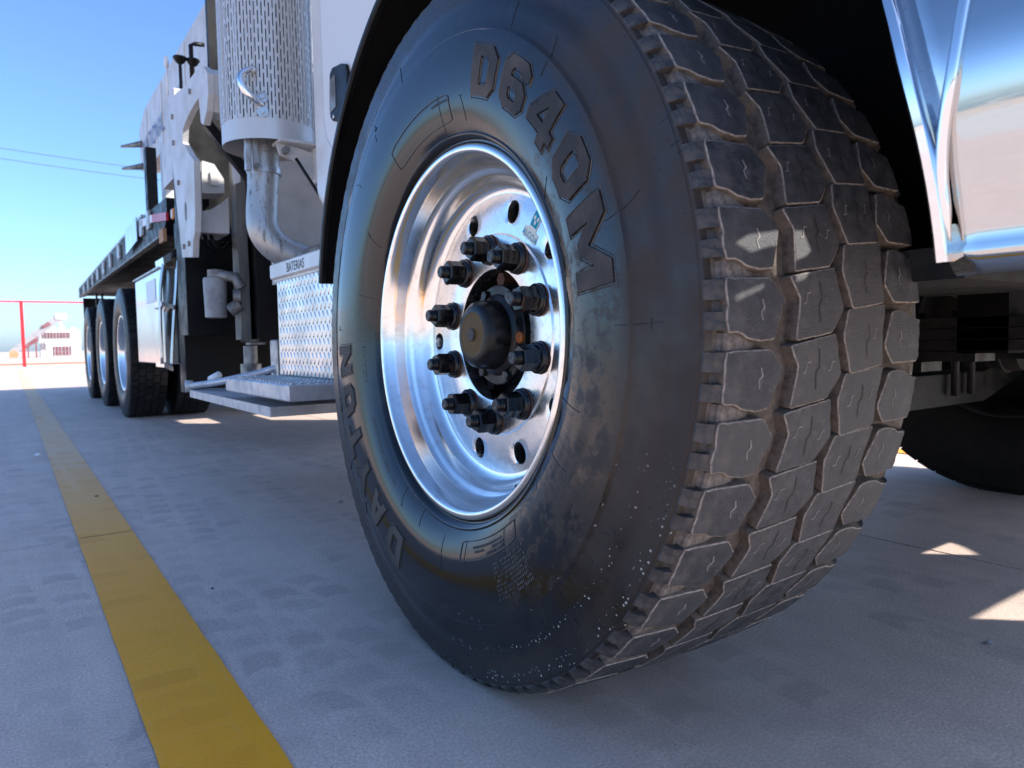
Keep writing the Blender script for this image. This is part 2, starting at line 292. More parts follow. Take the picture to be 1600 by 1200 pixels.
# ------------------------------------------------------------------ mesh helpers
class MB:
    def __init__(s): s.v = []; s.f = []; s.mi = []; s.cur = 0; s.sm = []; s.smooth = False
    def add(s, vs, fs):
        o = len(s.v); s.v += [tuple(q) for q in vs]
        for f in fs: s.f.append(tuple(i+o for i in f)); s.mi.append(s.cur); s.sm.append(s.smooth)
        return s
    def box(s, x0, x1, y0, y1, z0, z1, bev=0):
        if bev <= 0 or min(x1-x0, y1-y0, z1-z0) < 2.2*bev:
            v = [(x, y, z) for x in (x0, x1) for y in (y0, y1) for z in (z0, z1)]
            return s.add(v, [(0, 1, 3, 2), (4, 6, 7, 5), (0, 4, 5, 1), (2, 3, 7, 6), (0, 2, 6, 4), (1, 5, 7, 3)])
        b = bev; X = (x0, x1); Y = (y0, y1); Z = (z0, z1); v = []; idx = {}
        for i in (0, 1):
            for j in (0, 1):
                for k in (0, 1):
                    sx, sy, sz = 1-2*i, 1-2*j, 1-2*k
                    for a in range(3):
                        q = [X[i]+sx*b, Y[j]+sy*b, Z[k]+sz*b]; q[a] = (X[i], Y[j], Z[k])[a]
                        idx[i, j, k, a] = len(v); v.append(q)
        fs = []
        g = lambda i, j, k, a: idx[i, j, k, a]
        for i in (0, 1): fs.append((g(i, 0, 0, 0), g(i, 0, 1, 0), g(i, 1, 1, 0), g(i, 1, 0, 0)))
        for j in (0, 1): fs.append((g(0, j, 0, 1), g(1, j, 0, 1), g(1, j, 1, 1), g(0, j, 1, 1)))
        for k in (0, 1): fs.append((g(0, 0, k, 2), g(0, 1, k, 2), g(1, 1, k, 2), g(1, 0, k, 2)))
        for p in (0, 1):
            for q in (0, 1):
                fs.append((g(p, q, 0, 0), g(p, q, 1, 0), g(p, q, 1, 1), g(p, q, 0, 1)))
                fs.append((g(p, 0, q, 0), g(p, 1, q, 0), g(p, 1, q, 2), g(p, 0, q, 2)))
                fs.append((g(0, p, q, 1), g(1, p, q, 1), g(1, p, q, 2), g(0, p, q, 2)))
        for i in (0, 1):
            for j in (0, 1):
                for k in (0, 1): fs.append((g(i, j, k, 0), g(i, j, k, 1), g(i, j, k, 2)))
        return s.add(v, fs)
    def prism(s, pts, a, b, axis='X'):            # simple polygon (u,v) extruded along axis from a to b
        n = len(pts)
        P = {'X': lambda u, v, t: (t, u, v), 'Y': lambda u, v, t: (u, t, v), 'Z': lambda u, v, t: (u, v, t)}[axis]
        v = [P(u, w_, a) for u, w_ in pts]+[P(u, w_, b) for u, w_ in pts]
        return s.add(v, [tuple(range(n)), tuple(range(2*n-1, n-1, -1))]+[(i, (i+1) % n, n+(i+1) % n, n+i) for i in range(n)])
    def lathe(s, prof, n=96, axis='X', c=(0, 0, 0), closed=False, a0=0, a1=2*pi):   # prof: (t along axis, r)
        full = abs(a1-a0-2*pi) < 1e-6; m = n if full else n+1; v = []
        for i in range(m):
            a = a0+(a1-a0)*i/n; ca, sa = cos(a), sin(a)
            for t_, r in prof:
                q = {'X': (t_, -r*ca, r*sa), 'Y': (r*ca, t_, r*sa), 'Z': (r*ca, r*sa, t_)}[axis]
                v.append((q[0]+c[0], q[1]+c[1], q[2]+c[2]))
        k = len(prof); fs = []
        for i in range(n):
            j = (i+1) % m
            for p in range(k if closed else k-1):
                q = (p+1) % k; fs.append((i*k+p, i*k+q, j*k+q, j*k+p))
        return s.add(v, fs)
    def tube(s, path, r, n=12, caps=True):
        path = [Vector(p) for p in path]; rs = r if isinstance(r, (list, tuple)) else [r]*len(path); v = []; prev = None
        for i, p in enumerate(path):
            d = (path[min(i+1, len(path)-1)]-path[max(i-1, 0)]).normalized()
            if prev is None:
                a = d.orthogonal().normalized()
            else: a = (prev-d*prev.dot(d)).normalized()
            prev = a; b = d.cross(a)
            for j in range(n): t_ = 2*pi*j/n; v.append(p+(a*cos(t_)+b*sin(t_))*rs[i])
        fs = [(i*n+j, i*n+(j+1) % n, (i+1)*n+(j+1) % n, (i+1)*n+j) for i in range(len(path)-1) for j in range(n)]
        if caps: fs += [tuple(range(n-1, -1, -1)), tuple((len(path)-1)*n+j for j in range(n))]
        return s.add(v, fs)
    def mesh(s, name, mats):
        me = bpy.data.meshes.new(name); me.from_pydata(s.v, [], s.f)
        for m in (mats if isinstance(mats, (list, tuple)) else [mats]): me.materials.append(MT[m])
        me.polygons.foreach_set('material_index', s.mi); me.polygons.foreach_set('use_smooth', s.sm)
        me.update(); return me
    def build(s, name, mats, parent=None, auto=None, fix=True):
        me = s.mesh(name, mats)
        if fix:
            import bmesh
            bm = bmesh.new(); bm.from_mesh(me); bmesh.ops.recalc_face_normals(bm, faces=bm.faces); bm.to_mesh(me); bm.free()
        if auto: me.set_sharp_from_angle(angle=R(auto)) if all(s.sm) or any(s.sm) else None
        return link(name, me, parent)
def link(name, me, parent=None):
    o = bpy.data.objects.new(name, me); col.objects.link(o); o.parent = parent; return o
def smb(): m = MB(); m.smooth = True; return m
def smooth_path(pts, n=6):
    P = [Vector(p) for p in pts]; P = [P[0]*2-P[1]]+P+[P[-1]*2-P[-2]]; out = []
    for i in range(1, len(P)-2):
        for k in range(n):
            t_ = k/n; a, b, c_, d = P[i-1], P[i], P[i+1], P[i+2]
            out.append(.5*((2*b)+(c_-a)*t_+(2*a-5*b+4*c_-d)*t_*t_+(3*b-a-3*c_+d)*t_**3))
    out.append(P[-2]); return out
def inside(p, cs):
    k = False
    for c_ in cs:
        n = len(c_)
        for i in range(n):
            (x1, y1), (x2, y2) = c_[i], c_[(i+1) % n]
            if (y1 > p[1]) != (y2 > p[1]) and p[0] < (x2-x1)*(p[1]-y1)/(y2-y1)+x1: k = not k
    return k
def subdiv(c_, step):
    out = []
    for i in range(len(c_)):
        a, b = c_[i], c_[(i+1) % len(c_)]; n = max(1, int(math.hypot(b[0]-a[0], b[1]-a[1])/step+.5))
        out += [(a[0]+(b[0]-a[0])*k/n, a[1]+(b[1]-a[1])*k/n) for k in range(n)]
    return out
def tess(contours, step):
    cs = [subdiv(c_, step) for c_ in contours]; vs = []; es = []
    for c_ in cs:
        o = len(vs); vs += [Vector(q) for q in c_]; es += [(o+i, o+(i+1) % len(c_)) for i in range(len(c_))]
    xs_ = [q[0] for c_ in cs for q in c_]; ys_ = [q[1] for c_ in cs for q in c_]
    gx = min(xs_)+step*.5
    while gx < max(xs_):
        gy = min(ys_)+step*.5
        while gy < max(ys_):
            if inside((gx, gy), cs) and min((gx-q[0])**2+(gy-q[1])**2 for c_ in cs for q in c_) > (step*.45)**2: vs.append(Vector((gx, gy)))
            gy += step
        gx += step
    V, E_, F, *_ = delaunay_2d_cdt(vs, es, [], 0, 1e-7)
    F = [f for f in F if inside(((V[f[0]].x+V[f[1]].x+V[f[2]].x)/3, (V[f[0]].y+V[f[1]].y+V[f[2]].y)/3), cs)]
    return [(q.x, q.y) for q in V], F, cs
def text_mesh(s, size):
    cu = bpy.data.curves.new('t', 'FONT'); cu.body = s; cu.size = size; cu.align_x = 'CENTER'; cu.align_y = 'BOTTOM_BASELINE'
    ob = bpy.data.objects.new('t', cu); col.objects.link(ob)
    dg = bpy.context.evaluated_depsgraph_get(); me = ob.evaluated_get(dg).to_mesh()
    v = [(q.co.x, q.co.y) for q in me.vertices]; f = [tuple(p.vertices) for p in me.polygons]
    ob.evaluated_get(dg).to_mesh_clear(); bpy.data.objects.remove(ob); bpy.data.curves.remove(cu); return v, f
def tag(o, label, cat, group=None):
    o['label'] = label; o['category'] = cat
    if group: o['group'] = group
    return o
def structure(o): o['kind'] = 'structure'; return o
def empty(name, loc=(0, 0, 0)):
    o = bpy.data.objects.new(name, None); col.objects.link(o); o.location = loc; o.empty_display_size = .2; return o

# ------------------------------------------------------------------ the setting
m = MB(); m.add([(-3000, -3000, -.02), (3000, -3000, -.02), (3000, 3000, -.02), (-3000, 3000, -.02)], [(0, 1, 2, 3)])
structure(m.build('desert_ground', 'sand'))
m = MB(); m.box(-60, 60, -60, 25.6, -.015, -.006); yard = structure(m.build('ground', 'pavement_far'))
XJ = [-10.93, -4.93, 1.07, 7.07, 13.07]; YJ = [-10.67, -4.67, 1.33, 7.33, 13.33, 19.33, 25.33]
for i in range(len(XJ)-1):
    for j in range(len(YJ)-1):
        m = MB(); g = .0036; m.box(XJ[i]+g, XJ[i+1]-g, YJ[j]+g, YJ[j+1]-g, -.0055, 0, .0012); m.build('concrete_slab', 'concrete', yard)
m = MB(); m.add([(-10.93, -10.67, -.0045), (13.07, -10.67, -.0045), (13.07, 25.33, -.0045), (-10.93, 25.33, -.0045)], [(0, 1, 2, 3)]); m.build('joint_filler', 'grommet', yard)
def line(x0, x1):
    m = MB(); y = -4.6
    cuts = [-4.6]+[q for q in YJ if -4.6 < q < 24]+[24.0]
    for a, b in zip(cuts, cuts[1:]):
        n = 150; v = []
        for i in range(n+1):
            yy = a+.003+(b-a-.006)*i/n; v += [(x0+random.uniform(-.0009, .0009), yy, .0035), (x1+random.uniform(-.0009, .0009), yy, .0035)]
        m.add(v, [(2*i, 2*i+1, 2*i+3, 2*i+2) for i in range(n)])
    return structure(m.build('painted_line', 'yellow_line'))
line(-.648, -.510); line(2.49, 2.62)
# low kerb under the fence
m = MB(); m.box(-25, 25, 24.85, 25.25, -.02, .06, .01); structure(m.build('kerb', 'pavement_far'))

# fence
fence = empty('mesh_fence', (-.45, 25, .06))
tag(fence, 'red framed welded wire fence along the far edge of the yard', 'fence')
def fpart(m, name, mat): o = m.build(name, mat); o.parent = fence; o.matrix_parent_inverse = Matrix.Translation((.45, -25, -.06)); return o
for k in range(-5, 8):
    xx = -.45+2.5*k; m = MB(); m.box(xx-.045, xx+.045, 24.96, 25.04, 0, 2.05, .006); fpart(m, 'post', 'red_paint')
m = MB(); m.box(-13.2, 17.3, 24.985, 25.015, 2.0, 2.045); fpart(m, 'top_rail', 'red_paint')
m = MB(); m.box(-13.2, 17.3, 24.985, 25.015, .13, .17); fpart(m, 'bottom_rail', 'orange_paint')
m = MB(); xx = -12.9
while xx < 17: m.box(xx-.0028, xx+.0028, 24.972, 24.978, .17, 2.0); xx += .065
for zz in [.32+.2*i for i in range(9)]: m.box(-12.9, 17, 24.966, 24.972, zz-.0035, zz+.0035)
o = fpart(m, 'wire_mesh', 'wire_metal'); o['kind'] = 'stuff'

# machinery beyond the fence
cv = empty('conveyor', (.8, 75, 0)); tag(cv, 'inclined grey conveyor with red side frame beyond the wire fence', 'conveyor')
def cpart(m, name, mat, par, loc): o = m.build(name, mat); o.parent = par; o.matrix_parent_inverse = Matrix.Translation(-Vector(loc)); return o
LC = (.8, 75, 0)
m = MB(); m.prism([(-.85, .62), (.36, 1.65), (2.6, 3.68), (3.05, 3.68), (3.05, 3.3), (1.3, 1.75), (-.3, .42)], 74.6, 75.4, 'Y'); cpart(m, 'belt_frame', 'far_grey', cv, LC)
m = MB(); m.prism([(.2, 1.0), (1.25, 1.85), (1.3, 1.45), (.35, .75)], 74.5, 74.6, 'Y'); cpart(m, 'side_guard', 'far_red', cv, LC)
m = MB(); m.prism([(1.5, 2.75), (2.1, 3.1), (2.3, 2.85), (1.6, 2.5)], 74.5, 74.6, 'Y'); cpart(m, 'side_guard', 'far_red', cv, LC)
m = MB(); m.box(2.6, 3.5, 74.5, 75.5, 3.3, 3.85, .05); m.box(2.9, 3.15, 74.7, 75.3, 2.5, 3.3); cpart(m, 'head_box', 'far_white', cv, LC)
m = MB(); m.tube([(-.55, 74.5, .3), (-.55, 75.5, .3)], .36, 16); cpart(m, 'tail_drum', 'far_orange', cv, LC)
for xx, hh in ((.5, 1.3), (1.1, 1.75)):
    m = MB(); m.box(xx-.05, xx+.05, 74.7, 74.8, -.02, hh); m.box(xx-.05, xx+.05, 75.2, 75.3, -.02, hh); cpart(m, 'support_leg', 'far_red', cv, LC)
pl = empty('screening_plant', (3, 78, 0)); tag(pl, 'white screening plant with dark red louvred openings behind the conveyor', 'machine'); LP = (3, 78, 0)
m = MB(); m.box(1.5, 4.7, 77.9, 80.5, -.02, 2.5, .03); cpart(m, 'housing', 'far_white', pl, LP)
m = MB(); m.box(1.45, 4.75, 77.8, 77.9, 1.25, 1.6); m.box(3.95, 4.7, 77.8, 77.9, 0, 1.25); m.box(1.95, 2.35, 77.8, 77.9, .1, 1.25); cpart(m, 'cladding', 'far_white', pl, LP)
for (a, b, c0, c1, n) in ((1.65, 3.9, 1.68, 2.24, 9), (2.45, 3.85, .12, .95, 5), (1.55, 1.9, .7, 1.5, 3)):
    m = MB(); m.box(a, b, 77.84, 77.9, c0, c1); op = cpart(m, 'opening', 'far_red', pl, LP)
    for i in range(n):
        xx = a+(b-a)*(i+.5)/n; mm = MB(); mm.box(xx-.035, xx+.035, 77.78, 77.84, c0, c1); q = mm.build('louvre', 'far_grey', op)
for xx in (1.9, 2.6, 3.3, 4.2):
    m = MB(); m.box(xx-.2, xx+.2, 78.2, 78.8, 2.5, 2.5+random.uniform(.1, .35), .03); cpart(m, 'roof_unit', 'far_white', pl, LP)
# overhead wires
for k, (a, b, lb) in enumerate((((-26, 50, 15.1), (30, 50, 12.9), 'upper thin overhead wire crossing the blue sky'), ((-26, 50, 14.6), (30, 50, 12.2), 'lower thin overhead wire crossing the blue sky'))):
    a, b = Vector(a), Vector(b); pth = []
    for i in range(41):
        t_ = i/40; q = a.lerp(b, t_); q.z -= 4*1.9*t_*(1-t_); pth.append(q)
    m = smb(); m.tube(pth, .016, 6); tag(m.build('overhead_wire', 'cable'), lb, 'wire', 'overhead wires')

# ------------------------------------------------------------------ TRUCK
truck = empty('crane_truck', (1.05, 0, 0))
tag(truck, 'white flatbed crane truck with polished wheels, chrome bumper and perforated exhaust stack', 'truck')
TI = Matrix.Translation((-1.05, 0, 0))
def part(m, name, mats, auto=None, parent=None, label=None):
    o = m.build(name, mats, None, auto)
    if parent is None: o.parent = truck; o.matrix_parent_inverse = TI
    else: o.parent = parent
    if label: o['label'] = label
    return o

# ---- the near steer tyre
ZC = .545; WROT = (0, .01754, -.02988)
side = [(.300, -.176), (.304, -.1865), (.311, -.1925), (.3135, -.1935), (.3165, -.1925), (.322, -.1955), (.333, -.2005), (.345, -.205), (.358, -.2090), (.372, -.2118), (.386, -.2135), (.40, -.2145), (.415, -.2148),
        (.43, -.2145), (.444, -.2137), (.4515, -.2130), (.4545, -.2095), (.458, -.2084), (.478, -.2068), (.494, -.2052), (.4985, -.2028), (.512, -.2018), (.528, -.2008), (.5385, -.2000), (.5395, -.1985), (.5440, -.1978), (.5455, -.188)]
def sx(r):
    for (r0, x0), (r1, x1) in zip(side, side[1:]):
        if r0 <= r <= r1: return x0+(x1-x0)*(r-r0)/(r1-r0)
    return side[-1][1]
def swall(r, a, lift=0): return (sx(r)-lift, -r*cos(a), r*sin(a))
m = smb()
prof = [(x_, r) for r, x_ in side]+[(-.12, .5475), (-.05, .5485), (.05, .5485), (.12, .5475)]+[(-x_, r) for r, x_ in reversed(side)]
m.lathe(prof, 288)
# dusty groove floor between the two shoulders
m2 = MB(); m2.smooth = True
tyre = m.build('front_tyre', ['sidewall_rubber', 'tread_dust'], None, 40)
for p_ in tyre.data.polygons:
    c_ = p_.center
    if abs(c_.x) < .187 and math.hypot(c_.y, c_.z) > .50: p_.material_index = 1
tyre.parent = truck; tyre.matrix_parent_inverse = TI; tyre.location = (0, 0, ZC); tyre.rotation_euler = WROT
tyre['label'] = 'wide dusty front tyre with chunky worn tread and raised lettering'
def RT(x_): return .5635-.0055*(abs(x_)/.18)**2.2
D2 = pi/180
def tread_block(poly, sipes, jit, shoulder=0):
    # poly in (x [m], angle [deg]); returns mesh: worn face, chamfered pale edge, dusty flanks
    m = MB(); A = .56*D2
    pts = [(x_, a*A) for x_, a in poly]
    # counter-clockwise
    ar = sum(pts[i][0]*pts[(i+1) % len(pts)][1]-pts[(i+1) % len(pts)][0]*pts[i][1] for i in range(len(pts)))
    if ar < 0: pts.reverse()
    rnd = []
    for i in range(len(pts)):      # soften the corners
        a, b, c_ = Vector(pts[i-1]), Vector(pts[i]), Vector(pts[(i+1) % len(pts)])
        k = min(.0036, (a-b).length*.3, (c_-b).length*.3); p0 = b+(a-b).normalized()*k; p1 = b+(c_-b).normalized()*k
        rnd += [tuple(p0), tuple((p0+b*2+p1)/4), tuple(p1)]
    pts = subdiv(rnd, .008); n = len(pts)
    cxy = (sum(q[0] for q in pts)/n, sum(q[1] for q in pts)/n)
    nj = []
    for q in pts:
        jj = jit*(3.2 if shoulder and (q[0]*shoulder > .172) else 1)
        nj.append((q[0]+random.uniform(-jj, jj), q[1]+random.uniform(-jj, jj)))
    pts = nj
    def off(d):
        out = []
        for i in range(n):
            a, b, c_ = pts[i-1], pts[i], pts[(i+1) % n]
            e1 = Vector((b[0]-a[0], b[1]-a[1])).normalized(); e2 = Vector((c_[0]-b[0], c_[1]-b[1])).normalized()
            nn = Vector((e1.y+e2.y, -(e1.x+e2.x)))
            nn = nn.normalized() if nn.length > 1e-6 else Vector((e1.y, -e1.x)); out.append((b[0]+nn.x*d, b[1]+nn.y*d))
        return out
    def P(q, dr): r = RT(q[0])+dr; a = q[1]/.56; return (q[0], -r*cos(a), r*sin(a))
    top, ch, base = off(-.0007), off(.0009), off(.0028)
    V, F, cs = tess([top], .014)
    m.cur = 0; m.smooth = True
    m.add([P(q, random.uniform(-.00022, .00022)) for q in V], F); m.smooth = False
    m.cur = 2; m.add([P(q, 0) for q in top]+[P(q, -.0011) for q in ch], [(i, (i+1) % n, n+(i+1) % n, n+i) for i in range(n)])
    m.cur = 1; m.add([P(q, -.0011) for q in ch]+[P(q, -.0185) for q in base], [(i, (i+1) % n, n+(i+1) % n, n+i) for i in range(n)])
    for kind, pth, wd in sipes:      # zigzag sipes worn into the face
        m.cur = 3 if kind == 'l' else 4
        pp = [(x_, a*A) for x_, a in pth]
        for (a, b) in zip(pp, pp[1:]):
            d = Vector((b[0]-a[0], b[1]-a[1])); l_ = d.length; d /= l_; nrm = Vector((-d.y, d.x))*wd/2; e = d*wd*.35
            q = [(a[0]-e.x+nrm.x, a[1]-e.y+nrm.y), (b[0]+e.x+nrm.x, b[1]+e.y+nrm.y), (b[0]+e.x-nrm.x, b[1]+e.y-nrm.y), (a[0]-e.x-nrm.x, a[1]-e.y-nrm.y)]
            m.add([P(s_, .0004) for s_ in q], [(0, 1, 2, 3)])
    if shoulder:
        m.cur = 5; s_ = shoulder
        a_hi = max(p_[1] for p_ in poly if abs(p_[0]) > .17); a_lo = min(p_[1] for p_ in poly if abs(p_[0]) > .17); mid_ = (a_hi+a_lo)/2-.1
        for (a0, a1) in ((a_lo+.05, mid_-.62), (mid_+.62, a_hi-.05)):
            v = []
            for k in range(4):
                a = (a0+(a1-a0)*k/3)*D2
                for (xx, r) in ((.1795, RT(.18)-.0015+random.uniform(-.0012, .0006)), (.1905, .5525+random.uniform(-.001, .001)), (.1985, .5447), (.1975, .538), (.178, .540)):
                    v.append((s_*xx, -r*cos(a), r*sin(a)))
            fs = [(k*5+i, k*5+i+1, k*5+6+i, k*5+5+i) for k in range(3) for i in range(4)]+[(0, 1, 2, 3, 4), (19, 18, 17, 16, 15)]
            m.add(v, fs)
        # low tie bar in the notch
        v = []
        for a in (mid_-.5, mid_+.5):
            for (xx, r) in ((.1815, .5495), (.1945, .5425), (.1935, .537), (.179, .538)): v.append((s_*xx, -r*cos(a*D2), r*sin(a*D2)))
        m.add(v, [(0, 1, 5, 4), (1, 2, 6, 5), (0, 1, 2, 3), (4, 5, 6, 7), (3, 0, 4, 7)])
    me = m.mesh('tread_block', ['tread_face', 'tread_dust', 'tread_edge', 'sipe_dust', 'sipe_dark', 'shoulder_rubber'])
    import bmesh
    bm = bmesh.new(); bm.from_mesh(me); bmesh.ops.recalc_face_normals(bm, faces=bm.faces)
    bm.normal_update()
    bm.to_mesh(me); bm.free()
    return me
row1 = [(-.180, 4.6), (-.150, 4.75), (-.116, 4.85), (-.096, 2.7), (-.112, -1.45), (-.131, -1.72), (-.150, -1.45), (-.163, -.85), (-.180, -.7)]
row2 = [(-.084, 5.25), (-.005, 6.62), (.0, 4.4), (.0085, 1.95), (-.014, -.72), (-.076, -1.62), (-.0695, 3.0)]
row3 = [(.018, 1.92), (.096, 2.76), (.0895, -1.0), (.0935, -4.5), (.027, -5.42), (.0095, -1.1), (.0145, .6)]
row4 = [(-x_, -a+.5) for x_, a in row1]
s1 = [('l', [(-.131, 3.0), (-.128, 2.2), (-.133, 1.7), (-.131, .9)], .0018)]
s2 = [('d', [(-.034, 4.9), (-.031, 2.9), (-.037, 2.3), (-.034, .4)], .0016), ('l', [(-.052, 3.4), (-.057, 3.3), (-.060, 2.2), (-.064, 2.1)], .0014), ('l', [(-.009, 3.2), (-.013, 3.1), (-.016, 2.2), (-.020, 2.1)], .0013)]
s3 = [('d', [(.056, .6), (.059, -.9), (.052, -1.5), (.055, -3.2)], .0015), ('l', [(.036, -.6), (.032, -.7), (.031, -1.7), (.026, -1.8)], .0013), ('l', [(.078, -.3), (.074, -.4), (.073, -1.4), (.069, -1.5)], .0012)]
s4 = [('l', [(-x_, -a+.5) for x_, a in s1[0][1]], .0016)]
for poly, sip, sh in ((row1, s1, -1), (row2, s2, 0), (row3, s3, 0), (row4, s4, 1)):
    var = []
    for k in range(5):
        sp = []
        for kind, pth, wd in sip:
            dx, da = random.uniform(-.003, .003), random.uniform(-.4, .4)
            if kind == 'l' and random.random() < .25 and len(sip) > 1: continue
            sp.append((kind, [(x_+dx, a+da) for x_, a in pth], wd))
        var.append(tread_block(poly, sp, .00045, sh))
    for i in range(48):
        o = link('tread_block', var[random.randrange(5)], tyre); o.rotation_euler = (-7.5*D2*i+0.0, 0, 0)
# ---- small tie bars lying in the shoulder gaps
m = MB(); v = []
for a in (4.75, 6.55):
    for (xx, r) in ((-.1765, .5545), (-.1800, .5525), (-.1830, .5445), (-.184, .538), (-.12, .538), (-.132, .5510), (-.150, .5545)): v.append((xx, -r*cos(a*D2), r*sin(a*D2)))
m.add(v, [tuple(range(7)), tuple(range(13, 6, -1))]+[(i, (i+1) % 7, 7+(i+1) % 7, 7+i) for i in range(7)])
for i in range(len(m.mi)): m.mi[i] = 0
tie = m.mesh('tie_bar', ['tie_rubber'])
import bmesh
bm = bmesh.new(); bm.from_mesh(tie); bmesh.ops.recalc_face_normals(bm, faces=bm.faces); bm.to_mesh(tie); bm.free()
m = MB(); m.add([(-x_*1.0, -y_, z_) for x_, y_, z_ in [(q[0], -q[1], q[2]) for q in m2.v]], [])
for i in range(48):
    o = link('tie_bar', tie, tyre); o.rotation_euler = (-7.5*D2*i, 0, 0)

# ---- raised lettering
oc = lambda w_: [(.2, 0), (w_-.2, 0), (w_, .2), (w_, .8), (w_-.2, 1), (.2, 1), (0, .8), (0, .2)]
GL = {'D': (.8, [[(0, 0), (.57, 0), (.8, .22), (.8, .78), (.57, 1), (0, 1)], [(.25, .22), (.48, .22), (.56, .3), (.56, .7), (.48, .78), (.25, .78)]]),
 '6': (.8, [[(.8, .70), (.8, .84), (.62, 1), (.18, 1), (0, .82), (0, .18), (.18, 0), (.62, 0), (.8, .18), (.8, .46), (.63, .62), (.24, .62), (.24, .73), (.3, .79), (.5, .79), (.56, .74), (.56, .70)], [(.24, .26), (.3, .2), (.5, .2), (.56, .26), (.56, .36), (.5, .42), (.24, .42)]]),
 '4': (.86, [[(.48, 0), (.72, 0), (.72, .2), (.86, .2), (.86, .4), (.72, .4), (.72, 1), (.40, 1), (0, .42), (0, .2), (.48, .2)], [(.48, .4), (.24, .4), (.48, .74)]]),
 '0': (.8, [oc(.8), [(.32, .22), (.48, .22), (.56, .3), (.56, .7), (.48, .78), (.32, .78), (.24, .7), (.24, .3)]]),
 'M': (1.05, [[(0, 0), (.25, 0), (.25, .58), (.44, .2), (.61, .2), (.80, .58), (.80, 0), (1.05, 0), (1.05, 1), (.79, 1), (.525, .47), (.26, 1), (0, 1)]]),
 'A': (.86, [[(0, 0), (.25, 0), (.3, .18), (.56, .18), (.61, 0), (.86, 0), (.59, 1), (.27, 1)], [(.36, .38), (.50, .38), (.43, .68)]]),
 'Y': (.86, [[(.305, 0), (.555, 0), (.555, .4), (.86, 1), (.58, 1), (.43, .64), (.28, 1), (0, 1), (.305, .4)]]),
 'T': (.8, [[(.275, 0), (.525, 0), (.525, .77), (.8, .77), (.8, 1), (0, 1), (0, .77), (.275, .77)]]),
 'N': (.82, [[(0, 0), (.24, 0), (.24, .58), (.58, 0), (.82, 0), (.82, 1), (.58, 1), (.58, .42), (.24, 1), (0, 1)]])}
GL['O'] = GL['0']
def letter(ch, ac, r0, H, W, par):
    wd, cs = GL[ch]; rm = r0+H/2
    def mp(q, lift): r = r0+q[1]; return swall(r, ac*D2-(q[0]/rm), lift)
    C = [[((x_-wd/2)*W, y_*H) for x_, y_ in c_] for c_ in cs]
    V, F, ss = tess(C, .0065)
    m = MB(); m.smooth = True; m.add([mp(q, .0021) for q in V], F); m.smooth = False
    for c_ in ss:
        n = len(c_); m.add([mp(q, .0021) for q in c_]+[mp(q, -.0004) for q in c_], [(i, (i+1) % n, n+(i+1) % n, n+i) for i in range(n)])
    o = m.build('letter', 'letter_rubber', par, None)
    o['label'] = 'raised letter %s on the tyre sidewall' % ch
    # thin bead round the outline
    m = MB()
    for ci, c_ in enumerate(C):
        q = subdiv(c_, .006); n = len(q); ar = sum(q[i][0]*q[(i+1) % n][1]-q[(i+1) % n][0]*q[i][1] for i in range(n)); sg = 1 if (ar > 0) == (ci == 0) else -1
        rings = []
        for d, lf in ((.0022, .0002), (.0030, .0013), (.0038, .0002)):
            rg = []
            for i in range(n):
                a, b, e = q[i-1], q[i], q[(i+1) % n]; e1 = Vector((b[0]-a[0], b[1]-a[1])).normalized(); e2 = Vector((e[0]-b[0], e[1]-b[1])).normalized()
                nn = Vector((e1.y+e2.y, -(e1.x+e2.x))); k = nn.length; nn = nn.normalized()*min(1.6, 2/max(k, .3))
                rg.append(mp((b[0]+nn.x*d*sg, b[1]+nn.y*d*sg), lf))
            rings.append(rg)
        for a, b in zip(rings, rings[1:]): m.add(a+b, [(i, (i+1) % n, n+(i+1) % n, n+i) for i in range(n)])
    m.build('letter_outline', 'outline_rubber', par)
for ch, a in zip('D640M', (67.3, 54.6, 41.8, 28.8, 13.9)): letter(ch, a, .364, .068, .083 if ch != 'M' else .096, tyre)
for ch, a in zip('DAYTON', (-114.5, -127.3, -139.5, -150.6, -162, -173.6)): letter(ch, a, .386, .066, .076, tyre)
def bent(s_, ac, r0, size, par, name, mat, lift=.0007, flip=False):
    v, f = text_mesh(s_, size); m = MB()
    m.add([swall(r0+y_, ac*D2-x_/(r0+size*.35), lift) for x_, y_ in v], f); o = m.build(name, mat, par); return o
bent('RADIAL M+S', -171, .337, .0135, tyre, 'sidewall_text', 'outline_rubber')
bent('MAX SPEED 110km/h (68mph)', -139, .334, .0125, tyre, 'sidewall_text', 'outline_rubber')
bent('REGROOVABLE', -47, .324, .0135, tyre, 'sidewall_text', 'outline_rubber')
for ac, r_, n_ in ((-58, .352, 9), (-58, .3455, 7), (-59, .339, 10), (-68, .3455, 5), (-68, .339, 6), (93, .362, 9)):     # rows of print too small to read
    m = MB(); a = ac
    for k in range(n_):
        w_ = random.uniform(.5, 1.1); m.add([swall(r_, a*D2, .0006), swall(r_, (a-w_)*D2, .0006), swall(r_+.0038, (a-w_)*D2, .0006), swall(r_+.0038, a*D2, .0006)], [(0, 1, 2, 3)]); a -= w_+.22
    o = m.build('small_print', 'hair_rubber', tyre); o['kind'] = 'stuff'
def frame_bead(a0, a1, r0, r1, par):
    c_ = []
    pts = [(a0, r0), (a1, r0), (a1, r1), (a0, r1)]
    path = []
    for (pa, pr), (qa, qr) in zip(pts, pts[1:]+pts[:1]):
        for k in range(14):
            t_ = .07+.86*k/13; path.append(Vector(swall(pr+(qr-pr)*t_, (pa+(qa-pa)*t_)*D2, .0004)))
    path.append(path[0]); m = smb(); m.tube(path, .0010, 5, False); m.build('label_frame', 'outline_rubber', par)
frame_bead(118, 84, .333, .372, tyre); frame_bead(-52, -80, .331, .360, tyre)
